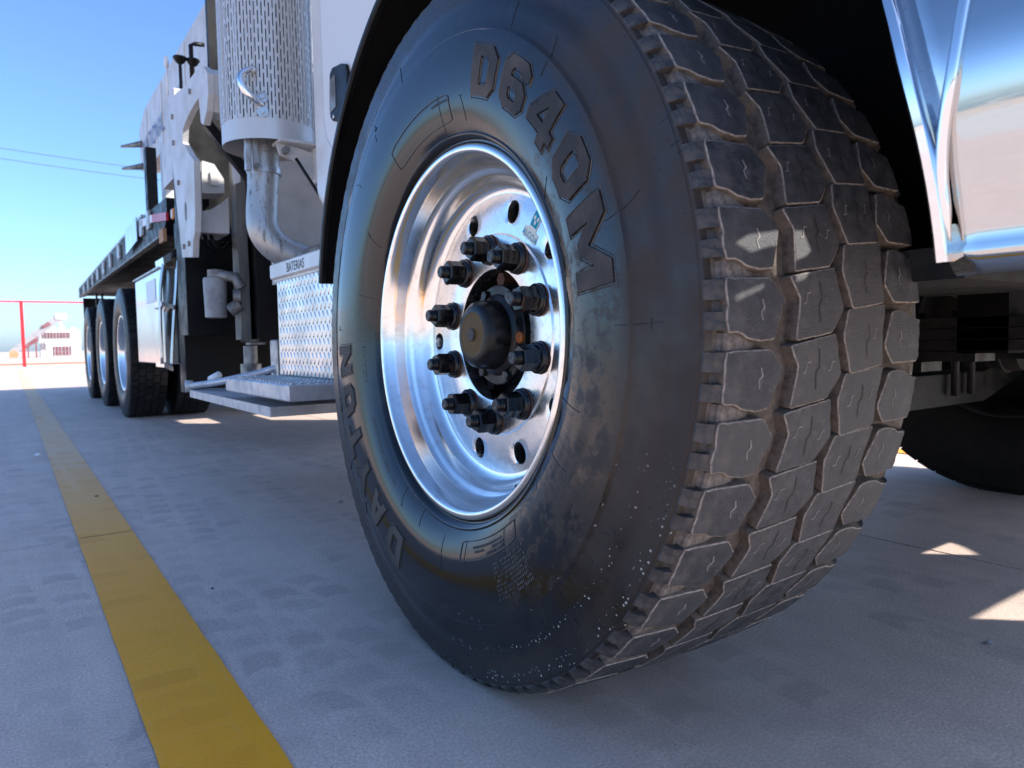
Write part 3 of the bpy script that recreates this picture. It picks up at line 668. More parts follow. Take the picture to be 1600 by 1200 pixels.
# block of fine moulded print low on the sidewall
m = MB()
for k in range(9):
    for j in range(22):
        if random.random() < .15: continue
        a = -50-j*.62; r = .372+k*.0062; da = random.uniform(.25, .5)
        m.add([swall(r, a*D2, .0006), swall(r, (a-da)*D2, .0006), swall(r+.0034, (a-da)*D2, .0006), swall(r+.0034, a*D2, .0006)], [(0, 1, 2, 3)])
o = m.build('fine_print', 'outline_rubber', tyre); o['kind'] = 'stuff'
# mould hairs: thin curved lines up the sidewall with little cross ticks
for k in range(24):
    a = -180+k*15+random.uniform(-3, 3); r0 = random.choice((.318, .322, .33, .43, .46)); ln = random.uniform(.02, .07); sw = random.uniform(-2.5, 2.5)
    pth = [swall(min(.535, r0+ln*t_/8), (a+sw*(t_/8)**2)*D2, .0003) for t_ in range(9)]
    m = smb(); m.tube(pth, .00045, 4, False)
    if random.random() < .5: q = pth[6 if random.random() < .5 else 8]; rq = math.hypot(q[1], q[2]); aq = math.atan2(q[2], -q[1]); m.tube([swall(rq, aq-.012, .0003), swall(rq, aq+.012, .0003)], .0006, 4, False)
    m.build('mould_line', 'hair_rubber', tyre)

# ---- rim
m = smb()
prof = [(-.10, .292), (-.160, .295), (-.174, .300), (-.181, .3015), (-.1845, .2995), (-.1862, .2955), (-.1855, .2905), (-.1825, .2868), (-.176, .2838), (-.1680, .2795), (-.163, .2775), (-.144, .2750), (-.138, .2725), (-.134, .2675),
        (-.1315, .2620), (-.128, .2590), (-.116, .2560), (-.109, .2520), (-.1035, .2465), (-.0995, .2405), (-.0988, .2350)]
m.lathe(prof, 240)
rim = m.build('wheel_rim', 'rim_alloy', None, 50)
rim.parent = truck; rim.matrix_parent_inverse = TI; rim.location = (0, 0, ZC); rim.rotation_euler = WROT
rim['label'] = 'deep polished aluminium rim with ten black lug nuts'
# disc with ten open hand holes
m = smb(); HR = .0175; HC = .2055; OFF = 38.4-36*3
def dx(r):
    pr = [(.168, -.1045), (.176, -.1043), (.19, -.1040), (.215, -.1025), (.2290, -.0998), (.2352, -.0987)]
    for (r0, x0), (r1, x1) in zip(pr, pr[1:]):
        if r <= r1: return x0+(x1-x0)*max(0, (r-r0))/(r1-r0)
    return pr[-1][1]
for s_ in range(10):
    ac = (38.4+36*s_)*D2; ring = []; NS = 10
    a_, b_ = 18*D2, None
    for k in range(NS): ring.append((-a_+2*a_*k/NS, .1700))
    for k in range(6): ring.append((a_, .1700+(.2352-.1700)*k/6))
    for k in range(NS): ring.append((a_-2*a_*k/NS, .2352))
    for k in range(6): ring.append((-a_, .2352-(.2352-.1700)*k/6))
    n = len(ring); loops = []
    hole = []
    for (a, r) in ring:
        d = math.atan2((r-HC), a*HC); hole.append((HR*.92*cos(d)/HC, HC+HR*1.06*sin(d)))
    steps_ = [0, .06, .3, .65, 1]
    v = []
    for t_ in steps_:
        for (h, q) in zip(hole, ring):
            a = h[0]+(q[0]-h[0])*t_; r = h[1]+(q[1]-h[1])*t_
            v.append((dx(r)+(.0012 if t_ == 0 else 0), -r*cos(ac+a), r*sin(ac+a)))
    back = []
    for h in hole: back.append((dx(h[1])+.022, -h[1]*cos(ac+h[0]), h[1]*sin(ac+h[0])))
    allv = back+v
    m.add(allv, [(L_*n+i, L_*n+(i+1) % n, (L_+1)*n+(i+1) % n, (L_+1)*n+i) for L_ in range(len(steps_)) for i in range(n)])
m.lathe([(dx(.17), .1700), (-.1052, .1690), (-.1072, .1672), (-.1075, .1655), (-.1075, .1125), (-.1068, .1108), (-.104, .1100), (-.082, .1100)], 180)
disc = m.build('wheel_disc', 'disc_alloy', rim, 35)
m = MB(); m.lathe([(-.05, .272), (-.05, .08)], 64); m.lathe([(-.05, .272), (-.10, .262)], 64); m.build('brake_drum', 'black_under', rim)
# valve hole dot
m = smb(); a = -57*D2; r = .2775; m.tube([(-.158, -r*cos(a), r*sin(a)), (-.158, -(r-.006)*cos(a), (r-.006)*sin(a))], .0042, 10); m.build('valve', 'black_under', rim)
# lug nuts
BR = .1434; BD = .0522
def lug():
    m = MB(); m.cur = 0
    m.smooth = True
    m.lathe([(0, .0), (0, .0235), (-.002, .0248), (-.0075, .0248), (-.0095, .0232), (-.0105, .0195)], 28)
    m.smooth = False
    hx = lambda r, x_, d=0: [(x_, r*cos(k*pi/3+d), r*sin(k*pi/3+d)) for k in range(6)]
    R0 = .0208
    v = hx(R0, -.0100)+hx(R0, -.0365)+hx(R0*.86, -.0400); m.add(v, [(i, (i+1) % 6, 6+(i+1) % 6, 6+i) for i in range(6)]+[(6+i, 6+(i+1) % 6, 12+(i+1) % 6, 12+i) for i in range(6)]+[tuple(range(12, 18))])
    m.smooth = True; pr = [(-.040, .0112)]
    for k in range(3): pr += [(-.0405-k*.0030, .0112), (-.0419-k*.0030, .0100)]
    pr += [(-.0500, .0110), (-.0525, .0094)]; m.lathe(pr, 20)
    m.cur = 1; m.lathe([(-.0525, .0094), (-.0532, .0075), (-.0528, .004), (-.0522, 0)], 20)
    m.smooth = False; m.cur = 2; m.smooth = True; m.lathe([(.0008, .0262), (-.0012, .0258), (-.0012, .0235)], 28)
    me = m.mesh('lug_nut', ['nut_black', 'stud_steel', 'rust']); bm = bmesh.new(); bm.from_mesh(me); bmesh.ops.recalc_face_normals(bm, faces=bm.faces); bm.to_mesh(me); bm.free()
    me.set_sharp_from_angle(angle=R(38)); return me
lugm = lug()
for k in range(10):
    a = (18+36*k)*D2+BD; o = link('lug_nut', lugm, rim); o.location = (-.1078, -BR*cos(a), BR*sin(a)); o.rotation_euler = (random.uniform(0, 1), 0, 0)
# hub and oil cap
m = smb(); m.lathe([(-.082, .1098), (-.060, .108), (-.055, .088), (-.086, .086), (-.088, .0845), (-.0985, .0845), (-.100, .083), (-.100, .066)], 80); m.build('hub', 'hub_black', rim, 35)
m = smb(); m.lathe([(-.098, .070), (-.104, .0675), (-.108, .0585), (-.132, .0570), (-.140, .0545), (-.1455, .0490), (-.1478, .0425), (-.1482, .0375)], 80); cap = m.build('hub_cap', 'hub_black', rim, 40)
m = smb(); m.lathe([(-.1482, .0375), (-.1476, .0360), (-.1480, .030), (-.1482, .008)], 64); m.build('oil_window', 'cap_window', rim)
m = smb(); m.lathe([(-.1480, .0105), (-.1512, .0105), (-.1524, .0090), (-.1518, .0045), (-.1508, .0030), (-.1508, 0)], 32); m.build('fill_plug', 'grommet', rim, 40)
for k, mat in enumerate(('orange_bolt', 'stud_steel', 'hub_black', 'hub_black', 'stud_steel', 'stud_steel')):
    a = (-4+60*k)*D2; m = smb(); m.cur = 0
    m.lathe([(-.0995, .0095), (-.105, .0095), (-.1062, .0080), (-.1062, 0)], 6 if k else 18); o = m.build('cap_bolt', mat, rim, 35); o.location = (0, -.0755*cos(a), .0755*sin(a))
for k in range(5):      # drive studs, spacers and grime deep in the bore
    a = (25+72*k)*D2; m = MB(); m.lathe([(-.060, .013), (-.084, .013), (-.084, 0)], 6); o = m.build('hub_stud', 'rust' if k in (1, 2) else 'black_under', rim); o.location = (0, -.096*cos(a), .096*sin(a))
# sticker on the disc
def dmap(ac, u, v_, lift=.0004): r = .2025+v_*1.2; return (dx(r)-lift, -r*cos(ac*D2-u*1.2/.2025), r*sin(ac*D2-u*1.2/.2025))
m = MB(); SA = 55.2
st = [(-.0185, -.0195), (.0185, -.0195), (.0185, -.006), (.0095, -.005), (.0085, .0205), (-.0085, .0205), (-.0095, -.005), (-.0185, -.006)]
V, F, _ = tess([st], .006); m.add([dmap(SA, u, v_, .00055) for u, v_ in V], F); stk = m.build('maker_sticker', 'sticker', rim)
m = MB(); V, F, _ = tess([[(-.0075, -.001), (.0075, -.001), (.0075, .019), (-.0075, .019)], [(0, .0005), (.0032, .0048), (0, .0091), (-.0032, .0048)], [(-.0036, .0062), (-.0006, .0105), (-.0036, .0148), (-.0066, .0105)], [(.0036, .0062), (.0066, .0105), (.0036, .0148), (.0006, .0105)]], .004)
m.add([dmap(SA, u, v_, .0010) for u, v_ in V], F); m.build('sticker_emblem', 'teal_print', rim)
v, f = text_mesh('ALCOA', .0125); m = MB(); m.add([dmap(SA, x_*.98, y_-.0175, .0010) for x_, y_ in v], f); m.build('sticker_text', 'teal_print', rim)

# ---- fender arch
BT = [(.55, -9), (.70, -8.5), (.735, -6), (.75, -1), (.77, 6), (.80, 11), (.90, 16), (1.05, 18)]
def btilt(z):
    for (z0_, a0_), (z1_, a1_) in zip(BT, BT[1:]):
        if z <= z1_: return a0_+(a1_-a0_)*(z-z0_)/(z1_-z0_)
    return BT[-1][1]
BX = [-.119]
for k in range(300): BX.append(BX[-1]+math.tan(btilt(.58+k*.0015)*D2)*.0015)
def bump_x(z, s_): return BX[max(0, min(300, int((z-.58)/.0015)))]-.0035*math.sin(max(0, min(1, (s_)/.30))*pi)
AC = (.03, .575); AR = .745
def arch(r, a, x_): return (x_, AC[0]-r*cos(a), AC[1]+r*sin(a))
def arch_strip(name, mat, prof, a0, a1, n=60, auto=40, lean=False):
    m = smb(); v = []; k = len(prof)
    for i in range(n+1):
        a = (a0+(a1-a0)*i/n)*D2
        for x_, r in prof:
            q = arch(r, a, x_)
            if lean: bl = max(0, min(1, (60-a/D2)/30)); q = (q[0]+(bump_x(q[2], 0)+.119)*bl, q[1], q[2])
            v.append(q)
    m.add(v, [(i*k+p, i*k+(p+1) % k, (i+1)*k+(p+1) % k, (i+1)*k+p) for i in range(n) for p in range(k)]+[tuple(range(k)), tuple(range((n+1)*k-1, n*k-1, -1))])
    return part(m, name, mat, auto)
arch_strip('fender', 'white_paint', [(-.105, AR+.012), (-.10, AR+.022), (.50, AR+.03), (.50, AR+.022), (-.095, AR+.014)], 34, 170.5)
arch_strip('fender_lip', 'white_paint', [(-.105, AR+.012), (-.10, AR+.022), (-.060, AR+.023), (-.060, AR+.014)], 2, 33.9)
arch_strip('fender_liner', 'black_under', [(-.118, AR), (-.118, AR+.010), (.50, AR+.020), (.50, AR+.006)], 34, 171)
arch_strip('liner_lip', 'black_under', [(-.118, AR), (-.118, AR+.010), (-.058, AR+.011), (-.058, AR+.001)], 1.5, 33.9)
m = MB(); V, F, cs = tess([[(-.105, .60), (.56, .60), (.56, 1.38), (-.105, 1.38)], [(.080, .893), (.106, .905), (.152, .910), (.190, .911), (.196, .885), (.184, .876), (.160, .868), (.152, .889), (.129, .887), (.099, .880)], [(.068, .836), (.113, .848), (.114, .840), (.072, .828)], [(.190, .861), (.172, .847), (.158, .844), (.160, .856)]], .5)
m.add([(x_, -.802, z_) for x_, z_ in V]+[(x_, -.798, z_) for x_, z_ in V], F+[tuple(i+len(V) for i in f_) for f_ in F]); part(m, 'sun_patch_mask', 'black_under')  # added panel, its holes shaped so sun patches fall on the tread
arch_strip('fender_trim', 'chrome', [(-.124, AR-.002), (-.128, AR+.001), (-.128, AR+.008), (-.124, AR+.011), (-.108, AR+.011), (-.108, AR-.002)], 1.5, 100, lean=True)
arch_strip('fender_edge', 'black_paint', [(-.122, AR-.002), (-.126, AR+.002), (-.126, AR+.012), (-.119, AR+.016), (-.112, AR+.014), (-.112, AR-.002)], 100.5, 171)
# inner wheel house wall, added black to keep the space behind the tyre dark, and the mirrored far fender
m = MB(); m.box(.50, .53, -.72, .80, .62, 1.5); part(m, 'wheelhouse_wall', 'black_under')
m = smb(); v = []; k = 4; prf = [(2.2, AR), (2.2, AR+.012), (1.6, AR+.02), (1.6, AR+.006)]
for i in range(61):
    a = (1.5+169*i/60)*D2
    for x_, r in prf: v.append(arch(r, a, x_))
m.add(v, [(i*k+p, i*k+(p+1) % k, (i+1)*k+(p+1) % k, (i+1)*k+p) for i in range(60) for p in range(k)]); part(m, 'fender', 'white_paint', 40)

# ---- chrome bumper: side return beside the tyre, rounded corner, front face
m = smb(); rows = [.5835, .5855, .590, .597, .603, .608, .62, .64, .66, .68, .70, .71, .72, .73, .74, .75, .76, .77, .78, .79, .80, .81, .825, .84, .87, .90, .93, .96, 1.0]
def arch_y(z): zz = max(-.98, min(.98, (z-AC[1])/(AR+.008))); return AC[0]-(AR+.008)*math.sqrt(1-zz*zz)
v = []; NP = 30
for z in rows:
    y0 = arch_y(z); lip = {.5835: .012, .5855: .006, .590: .002, .597: -.003, .603: -.003, .608: -.001}.get(z, 0)
    for j in range(NP+1):
        if j <= 14:
            t_ = j/14; y_ = y0+(-1.05-y0)*t_; x_ = bump_x(z, y0-y_)+lip; v.append((x_, y_, z))
        elif j <= 24:
            t_ = (j-14)/10*pi/2; x0 = bump_x(z, .3)+lip; v.append((x0+.20*(1-cos(t_)), -1.05-.20*sin(t_), z))
        else:
            t_ = (j-24)/6; x0 = bump_x(z, .3)+lip+.20; v.append(((.22, .68)[j-25] if j in (25, 26) else (x0+(1.05-x0)*t_ if j > 26 else x0), -1.25, z))
nn = NP+1
fs = [(i*nn+j, i*nn+j+1, (i+1)*nn+j+1, (i+1)*nn+j) for i in range(len(rows)-1) for j in range(NP)]
m.add(v, fs); m.add([(2.1-x_, y_, z_) for x_, y_, z_ in v], [f_ for k_, f_ in enumerate(fs) if not (k_ % NP == 25 and .745 < rows[k_//NP] < .85)])  # opening made in the far half so a sun patch reaches the ground
bumper = part(m, 'bumper', 'bumper_chrome', None, label='scratched chrome front bumper wrapping round beside the tyre')
md = bumper.modifiers.new('t', 'SOLIDIFY'); md.thickness = .004; md.offset = -1
m = smb(); pth = smooth_path([(bump_x(z_, .03)-.002, y_, z_) for y_, z_ in ((-.745, .86), (-.740, .81), (-.733, .745), (-.7245, .70), (-.7215, .665), (-.7228, .635), (-.7245, .612))], 6)
m.tube(pth, [.0052]*(len(pth)-8)+[.0050, .0046, .004, .0034, .0028, .0022, .0016, .001], 10); part(m, 'bumper_bead', 'chrome')
m = MB(); m.box(0.02, 1.2, -1.20, -1.12, .62, .80); part(m, 'bumper_bracket', 'black_under')

# ---- hood, cab
m = smb(); hp = [(.32, .98), (.30, 1.25), (.36, 1.5), (.52, 1.66), (.8, 1.74), (1.3, 1.74), (1.58, 1.66), (1.74, 1.5), (1.80, 1.25), (1.78, .98)]
v = [((x_-1.05)*.52+1.05, -1.18, z_*.95) for x_, z_ in hp]+[((x_-1.05)*.60+1.05, -.2, z_) for x_, z_ in hp]+[((x_-1.05)*.64+1.05, .25, z_+.04) for x_, z_ in hp]; n = len(hp)
m.add(v, [(L_*n+i, L_*n+i+1, (L_+1)*n+i+1, (L_+1)*n+i) for L_ in range(2) for i in range(n-1)]+[tuple(range(n))]); part(m, 'hood', 'white_paint', 30)
m = MB(); m.box(.0, 2.1, -1.215, -1.20, .88, 1.21); part(m, 'sun_block_strip', 'black_paint')  # added strip that blocks stray sun above the bumper
m = MB(); m.box(.66, 2.1, -1.178, -1.165, 1.08, 1.62); part(m, 'sun_block_panel', 'black_under')  # added panel that blocks stray sun passing beside the hood
m = MB()
for k in range(11): zz = 1.02+k*.055; m.box(.75, 1.35, -1.235, -1.22, zz, zz+.03)
part(m, 'grille', 'chrome')
m = smb()
cabp = [(.25, .98), (1.30, .98), (1.36, 1.03), (1.36, 2.55), (1.28, 2.72), (.6, 2.74), (.42, 2.66), (.27, 1.80)]
m.smooth = False; m.prism(cabp, .082, 2.018, 'X'); cab = part(m, 'cab', 'white_paint', label='white cab with ribbed door panel')
bv = cab.modifiers.new('b', 'BEVEL'); bv.width = .035; bv.segments = 3; bv.limit_method = 'ANGLE'; bv.angle_limit = R(35)
t = NT('door_paint'); o = t.coord(); wv = t.n('TexWave'); wv.inputs['Scale'].default_value = 16; wv.bands_direction = 'Y'; t.L(o, wv.inputs['Vector'])
t.set(color=(.72, .685, .64), rough=.35, coat=.2); t.bump(wv.outputs['Fac'], .12, .004); MT['door_paint'] = t.m
door = [(.30, 1.10), (1.10, 1.13), (1.165, 1.15), (1.205, 1.19), (1.222, 1.25), (1.226, 1.75), (1.20, 2.5), (.70, 2.52), (.50, 2.46), (.34, 1.75)]
m = MB(); m.prism(door, .0715, .083, 'X'); dr = part(m, 'door', 'door_paint'); bv = dr.modifiers.new('b', 'BEVEL'); bv.width = .005; bv.segments = 2
m = smb(); m.tube([(.0765, *q) for q in door+door[:1]], .0035, 6); part(m, 'door_seal', 'blue_print', None, dr)
m = MB(); m.prism([(.55, 1.80), (1.12, 1.80), (1.10, 2.42), (.72, 2.44)], .066, .0712, 'X'); part(m, 'door_window', 'glass', None, dr)
hd = [(1.133, 1.335), (1.128, 1.360), (1.108, 1.372), (1.035, 1.362), (1.008, 1.352), (.996, 1.325), (1.008, 1.262), (1.043, 1.222), (1.075, 1.212), (1.115, 1.216), (1.134, 1.232), (1.138, 1.26)]
m = MB(); m.prism(hd, .060, .0712, 'X'); dh = part(m, 'door_handle', 'black_paint', None, dr)
m = MB(); m.prism([(1.125, 1.34), (1.085, 1.345), (1.085, 1.25), (1.127, 1.245)], .0575, .0602, 'X'); part(m, 'handle_plate', 'cast_metal', None, dr)
m = smb(); m.tube([(.058, 1.108, 1.228), (.0602, 1.108, 1.228)], .008, 14); part(m, 'door_lock', 'stainless', None, dr)
m = MB(); m.prism([(.285, 1.86), (.43, 2.58), (.425, 2.60), (.270, 1.88)], .25, 1.85, 'X'); part(m, 'windscreen', 'glass')

# ---- exhaust stack
SX, SY, SR = .058, 1.75, .166
m = MB(); NC = 84; hz = .0475; gap = .0135; z0, zt = 1.345, 2.95
da = 2*pi/NC; ws = da*.34
def cp(a, z, r=SR): return (SX+r*cos(a), SY+r*sin(a), z)
m.smooth = False
for k in range(NC):
    a = k*da
    for q in range(2):     # web between slots
        a0 = a+ws+(da-ws)*q/2; a1 = a+ws+(da-ws)*(q+1)/2; m.add([cp(a0, z0), cp(a1, z0), cp(a1, zt), cp(a0, zt)], [(0, 1, 2, 3)])
    z = z0+(0 if k % 2 else -(hz+gap)/2); zz = z0
    spans = []
    while z < zt:
        spans.append((z, z+gap)); z += hz+gap
    for s0, s1 in spans:
        s0, s1 = max(s0, z0), min(s1, zt)
        if s1 > s0: m.add([cp(a, s0), cp(a+ws, s0), cp(a+ws, s1), cp(a, s1)], [(0, 1, 2, 3)])
m.lathe([(1.272, SR), (z0, SR)], 162, 'Z', (SX, SY, 0)); m.lathe([(zt, SR), (3.0, SR)], 100, 'Z', (SX, SY, 0))
o = part(m, 'heat_shield', 'shield_metal', label='perforated metal heat shield round the exhaust stack'); sl = o.modifiers.new('t', 'SOLIDIFY'); sl.thickness = .0025
shield = o
m = smb(); m.tube([(SX, SY, 1.34), (SX, SY, 3.05)], .118, 32); part(m, 'muffler', 'cast_metal')
pp = smooth_path([(.034, 1.75, 1.36), (.033, 1.75, 1.235), (.029, 1.75, 1.13), (.020, 1.745, 1.04), (.020, 1.735, .975), (.045, 1.725, .925), (.09, 1.715, .890), (.16, 1.70, .862), (.28, 1.68, .825), (.42, 1.66, .79)], 8)
m = smb(); m.tube(pp, .0575, 28); pipe = part(m, 'exhaust_elbow', 'pipe_metal', label='scuffed curved exhaust pipe below the heat shield')
for zc in (1.19, 1.265): m = smb(); m.lathe([(zc-.012, .058), (zc-.012, .0625), (zc+.012, .0625), (zc+.012, .058)], 40, 'Z', (.034, 1.75, 0)); c_ = part(m, 'clamp_band', 'galvanised', 50, pipe)
m = MB(); m.box(-.058, -.036, 1.655, 1.672, 1.165, 1.315, .003); m.box(-.030, -.010, 1.66, 1.672, 1.170, 1.300, .003); c_ = part(m, 'clamp_bracket', 'galvanised', None, pipe)
for zz in (1.185, 1.285): m = smb(); m.tube([(-.022, 1.66, zz), (-.022, 1.64, zz)], .009, 8); c_ = part(m, 'clamp_bolt', 'cast_metal', 40, pipe)
m = smb(); ga = [cp(R(-118)-.05, 1.505, SR), cp(R(-124), 1.500, SR+.02), cp(R(-131), 1.47, SR+.045), cp(R(-128), 1.425, SR+.045), cp(R(-120), 1.395, SR+.026), cp(R(-114), 1.387, SR-.002)]
m.tube(smooth_path(ga, 6), .0125, 12); g_ = part(m, 'grab_handle', 'chrome', None, shield)
for zz in (1.412, 1.362):
    m = smb(); d = Vector(cp(R(-113), 0, 1))-Vector((SX, SY, 0)); b_ = Vector(cp(R(-113), zz, SR)); m.tube([b_-d*.0, b_+d*.006], .020, 18); m.tube([b_+d*.006, b_+d*.014], .008, 8); g_ = part(m, 'handle_flange', 'galvanised', 40, shield)
# stack bracket to the cab
m = MB(); m.prism([(.04, 1.262), (.10, 1.258), (.19, 1.238), (.21, 1.238), (.21, 1.180), (.165, 1.150), (.11, 1.205), (.05, 1.222)], 1.60, 1.615, 'Y'); m.box(.04, .21, 1.56, 1.66, 1.262, 1.272); m.box(.17, .20, 1.36, 1.62, 1.13, 1.26, .004); part(m, 'stack_bracket', 'crane_paint')
m = smb(); m.tube([(.065, 1.57, 1.236), (.065, 1.60, 1.236)], .014, 6); part(m, 'bracket_bolt', 'cast_metal', 40)
# things behind the cab corner
m = smb(); m.tube(smooth_path([(.10, 1.58, 1.21), (.16, 1.50, 1.06), (.20, 1.42, .93), (.22, 1.36, .87)], 5), .006, 8); part(m, 'cable', 'black_paint')
m = MB(); m.box(.14, 1.0, 1.45, 2.0, .78, .90, .01); part(m, 'cross_beam', 'cast_metal')
m = MB(); m.box(.15, .34, 1.42, 1.50, .80, .85); m.box(.2, .3, 1.40, 1.48, .85, .89, .005); part(m, 'valve_block', 'cast_metal')
m = MB(); m.box(.16, .80, 2.02, 2.12, .80, 1.7); part(m, 'bulkhead', 'crane_paint')
# ---- battery box
bat = part(MB().box(-.055, .45, .62, 1.355, .440, .752, .004), 'battery_box', 'diamond_plate', label='diamond plate aluminium battery box with lettered lid')
m = MB(); pz = .0195; py = .0325; zz = .449; rw = 0
while zz < .742:
    yy = .632+(py/2 if rw % 2 else 0)
    while yy < 1.345:
        s_ = 1 if rw % 2 else -1; L_ = .0125; Wd = .0035; ca, sa = cos(s_*R(62)), sin(s_*R(62))
        q = lambda u, w_, h: (-.055-h, yy+u*ca-w_*sa, zz+u*sa+w_*ca)
        m.add([q(-L_, 0, .0002), q(0, Wd, .0002), q(L_, 0, .0002), q(0, -Wd, .0002), q(-L_*.4, 0, .0024), q(L_*.4, 0, .0024)], [(0, 3, 4), (0, 4, 1), (1, 4, 5), (3, 5, 4), (1, 5, 2), (3, 2, 5)])
        yy += py
    zz += pz; rw += 1
o = part(m, 'raised_tread_pattern', 'diamond_plate', None, bat); o['kind'] = 'stuff'
m = MB(); m.box(-.072, .46, .61, 1.37, .752, .800, .004); m.box(-.060, -.05, .61, 1.365, .744, .752); o = part(m, 'lid', 'white_paint', None, bat)
v, f = text_mesh('BATERIAS', .040); m = MB(); m.add([(-.0729, 1.115-x_*.93, .7615+y_) for x_, y_ in v], f); o = part(m, 'lid_lettering', 'black_print', None, bat)
# ---- step and its bracket
m = MB(); m.box(-.205, .30, .805, 1.45, .392, .436, .004); stp = part(m, 'step', 'aluminium_step', label='flat aluminium cab step under the battery box')
m = MB()
for k in range(14):
    for j in range(20): m.box(-.19+k*.024, -.178+k*.024, .82+j*.031, .838+j*.031, .436, .4395)
o = part(m, 'step_grip', 'aluminium_step', None, stp); o['kind'] = 'stuff'
m = MB(); m.prism([(-.20, 2.06), (-.20, .98), (.30, .98), (.30, 1.6), (-.10, 2.12)], .340, .368, 'Z'); part(m, 'skirt_rail', 'aluminium_step')
m = smb(); m.tube(smooth_path([(-.19, 2.07, .383), (-.13, 1.92, .40), (-.02, 1.80, .43), (.07, 1.72, .462)], 5), .014, 10); m.tube([(-.196, 2.09, .36), (-.196, 2.09, .405)], .016, 10); part(m, 'skirt_brace', 'aluminium_step')
m = smb(); m.tube([(-.14, 1.97, .41), (-.115, 1.93, .43)], .014, 10); part(m, 'marker_lamp', 'white_sticker')
m = MB(); m.prism([(.02, .368), (.30, .368), (.28, .45), (.22, .43), (.14, .44), (.10, .50), (.05, .54), (.04, .44)], 1.72, 1.76, 'Y'); m.box(.04, .07, 1.70, 1.78, .368, .56, .004); part(m, 'step_bracket', 'galvanised')
# ---- outrigger and crane base behind the cab
m = MB(); m.box(.085, .098, 2.36, 2.46, .57, 1.52); m.box(.098, .142, 2.36, 2.372, .57, 1.52); m.box(.128, .142, 2.36, 2.46, .57, 1.52); part(m, 'outrigger_post', 'channel_steel')
m = MB(); m.box(.145, 1.9, 2.30, 2.62, .56, 1.30); part(m, 'black_box', 'black_paint')  # plain black box behind the outrigger post
m = MB(); m.box(.10, .17, 2.28, 2.35, .545, .555); part(m, 'post_foot', 'cast_metal')
m = smb(); m.tube([(.10, 2.28, .54), (.10, 2.28, .44)], .030, 14); m.tube([(.10, 2.28, .46), (.10, 2.28, .38)], .045, 14); part(m, 'outrigger_foot', 'cast_metal', 40)
PO = [(2.05, 1.645), (2.20, 1.669), (2.40, 1.672), (2.52, 1.690), (2.62, 1.702), (2.81, 1.703), (2.79, 1.592), (2.755, 1.403), (2.687, 1.151), (2.624, .958), (2.395, .935), (2.372, 1.006), (2.335, 1.036), (2.31, 1.12), (2.29, 1.332), (2.361, 1.367), (2.508, 1.459), (2.481, 1.514), (2.40, 1.530), (2.30, 1.545), (2.15, 1.552), (2.128, 1.446), (2.085, 1.427), (2.02, 1.465), (1.985, 1.52), (1.985, 1.60)]
m = MB(); V, F, cs = tess([PO], .5); n = len(PO)
va = [(-.10, *q) for q in V]+[(-.075, *q) for q in V]; m.add(va, F+[tuple(i+len(V) for i in f_) for f_ in F])
m.add([(-.10, *q) for q in cs[0]]+[(-.075, *q) for q in cs[0]], [(i, (i+1) % len(cs[0]), len(cs[0])+(i+1) % len(cs[0]), len(cs[0])+i) for i in range(len(cs[0]))])
ofr = part(m, 'outrigger_plate', 'crane_paint', label='white outrigger side plate with a tall cut-out')
m = MB(); m.prism([(2.02, 1.465), (1.985, 1.52), (1.985, 1.60), (2.05, 1.64), (2.08, 1.62), (2.10, 1.46)], -.074, .03, 'X'); o = part(m, 'plate_flange', 'crane_paint', None, ofr)
SH = [(-.098, 1.005), (-.06, 1.047), (.060, 1.049), (.062, 1.212), (.028, 1.181), (-.014, 1.151), (-.052, 1.139), (-.047, 1.313), (-.094, 1.31)]
m = MB(); m.prism(SH, 2.40, 2.43, 'Y'); m.box(-.074, .06, 2.43, 2.62, 1.047, 1.062); o = part(m, 'front_web', 'crane_paint', None, ofr)
m = smb(); m.lathe([(-.1015, .012), (-.1015, 0)], 24); o = part(m, 'slot_cover', 'cast_metal', None, ofr); o.location = (0, 2.50, 1.15); o.scale = (1, 1.6, 3.6)
m = MB(); m.prism([(-.01, 1.258), (.094, 1.268), (.094, 1.335), (.053, 1.40), (.00, 1.41)], 2.60, 2.75, 'Y'); o = part(m, 'inner_box', 'crane_paint'); 
m = MB(); m.box(.035, .07, 2.594, 2.60, 1.30, 1.36); m.box(.032, .036, 2.59, 2.60, 1.30, 1.36); part(m, 'inner_cover', 'white_paint')
m = MB(); m.prism([(-.075, 1.455), (-.045, 1.475), (.155, 1.235), (.15, 1.175)], 2.18, 2.22, 'Y'); part(m, 'brace_arm', 'black_paint')
m = MB(); m.prism([(.068, 1.36), (.105, 1.40), (.105, 1.275), (.075, 1.26)], 2.352, 2.356, 'Y'); part(m, 'warning_sticker', 'white_sticker')
m = MB(); m.box(-.06, 1.8, 2.78, 2.98, .60, 1.75); part(m, 'crane_pedestal', 'black_paint')
m = MB(); m.box(.11, .158, 2.86, 2.90, 1.93, 3.0); part(m, 'crane_post', 'black_paint')
for (x_, z0_, z1_) in ((0, 1.80, 1.99), (.062, 1.85, 1.99)):
    m = smb(); m.tube([(x_, 3.0, z0_-.15), (x_, 3.0, z1_)], .008, 8); m.lathe([(z1_-.012, .008), (z1_-.004, .02), (z1_+.018, .034), (z1_+.024, .032), (z1_+.026, 0)], 16, 'Z', (x_, 3.0, 0)); part(m, 'control_lever', 'black_paint', 50)
m = smb(); m.tube([(.055, 3.0, 1.90), (.055, 3.0, 2.085), (.075, 3.0, 2.095), (.12, 3.0, 2.10)], .011, 8); part(m, 'lever_guard', 'black_paint')
m = MB(); m.box(-.055, .02, 2.92, 3.15, 1.62, 1.83, .006); m.box(-.055, 1.3, 2.95, 3.30, 1.40, 1.62); part(m, 'control_console', 'crane_paint')
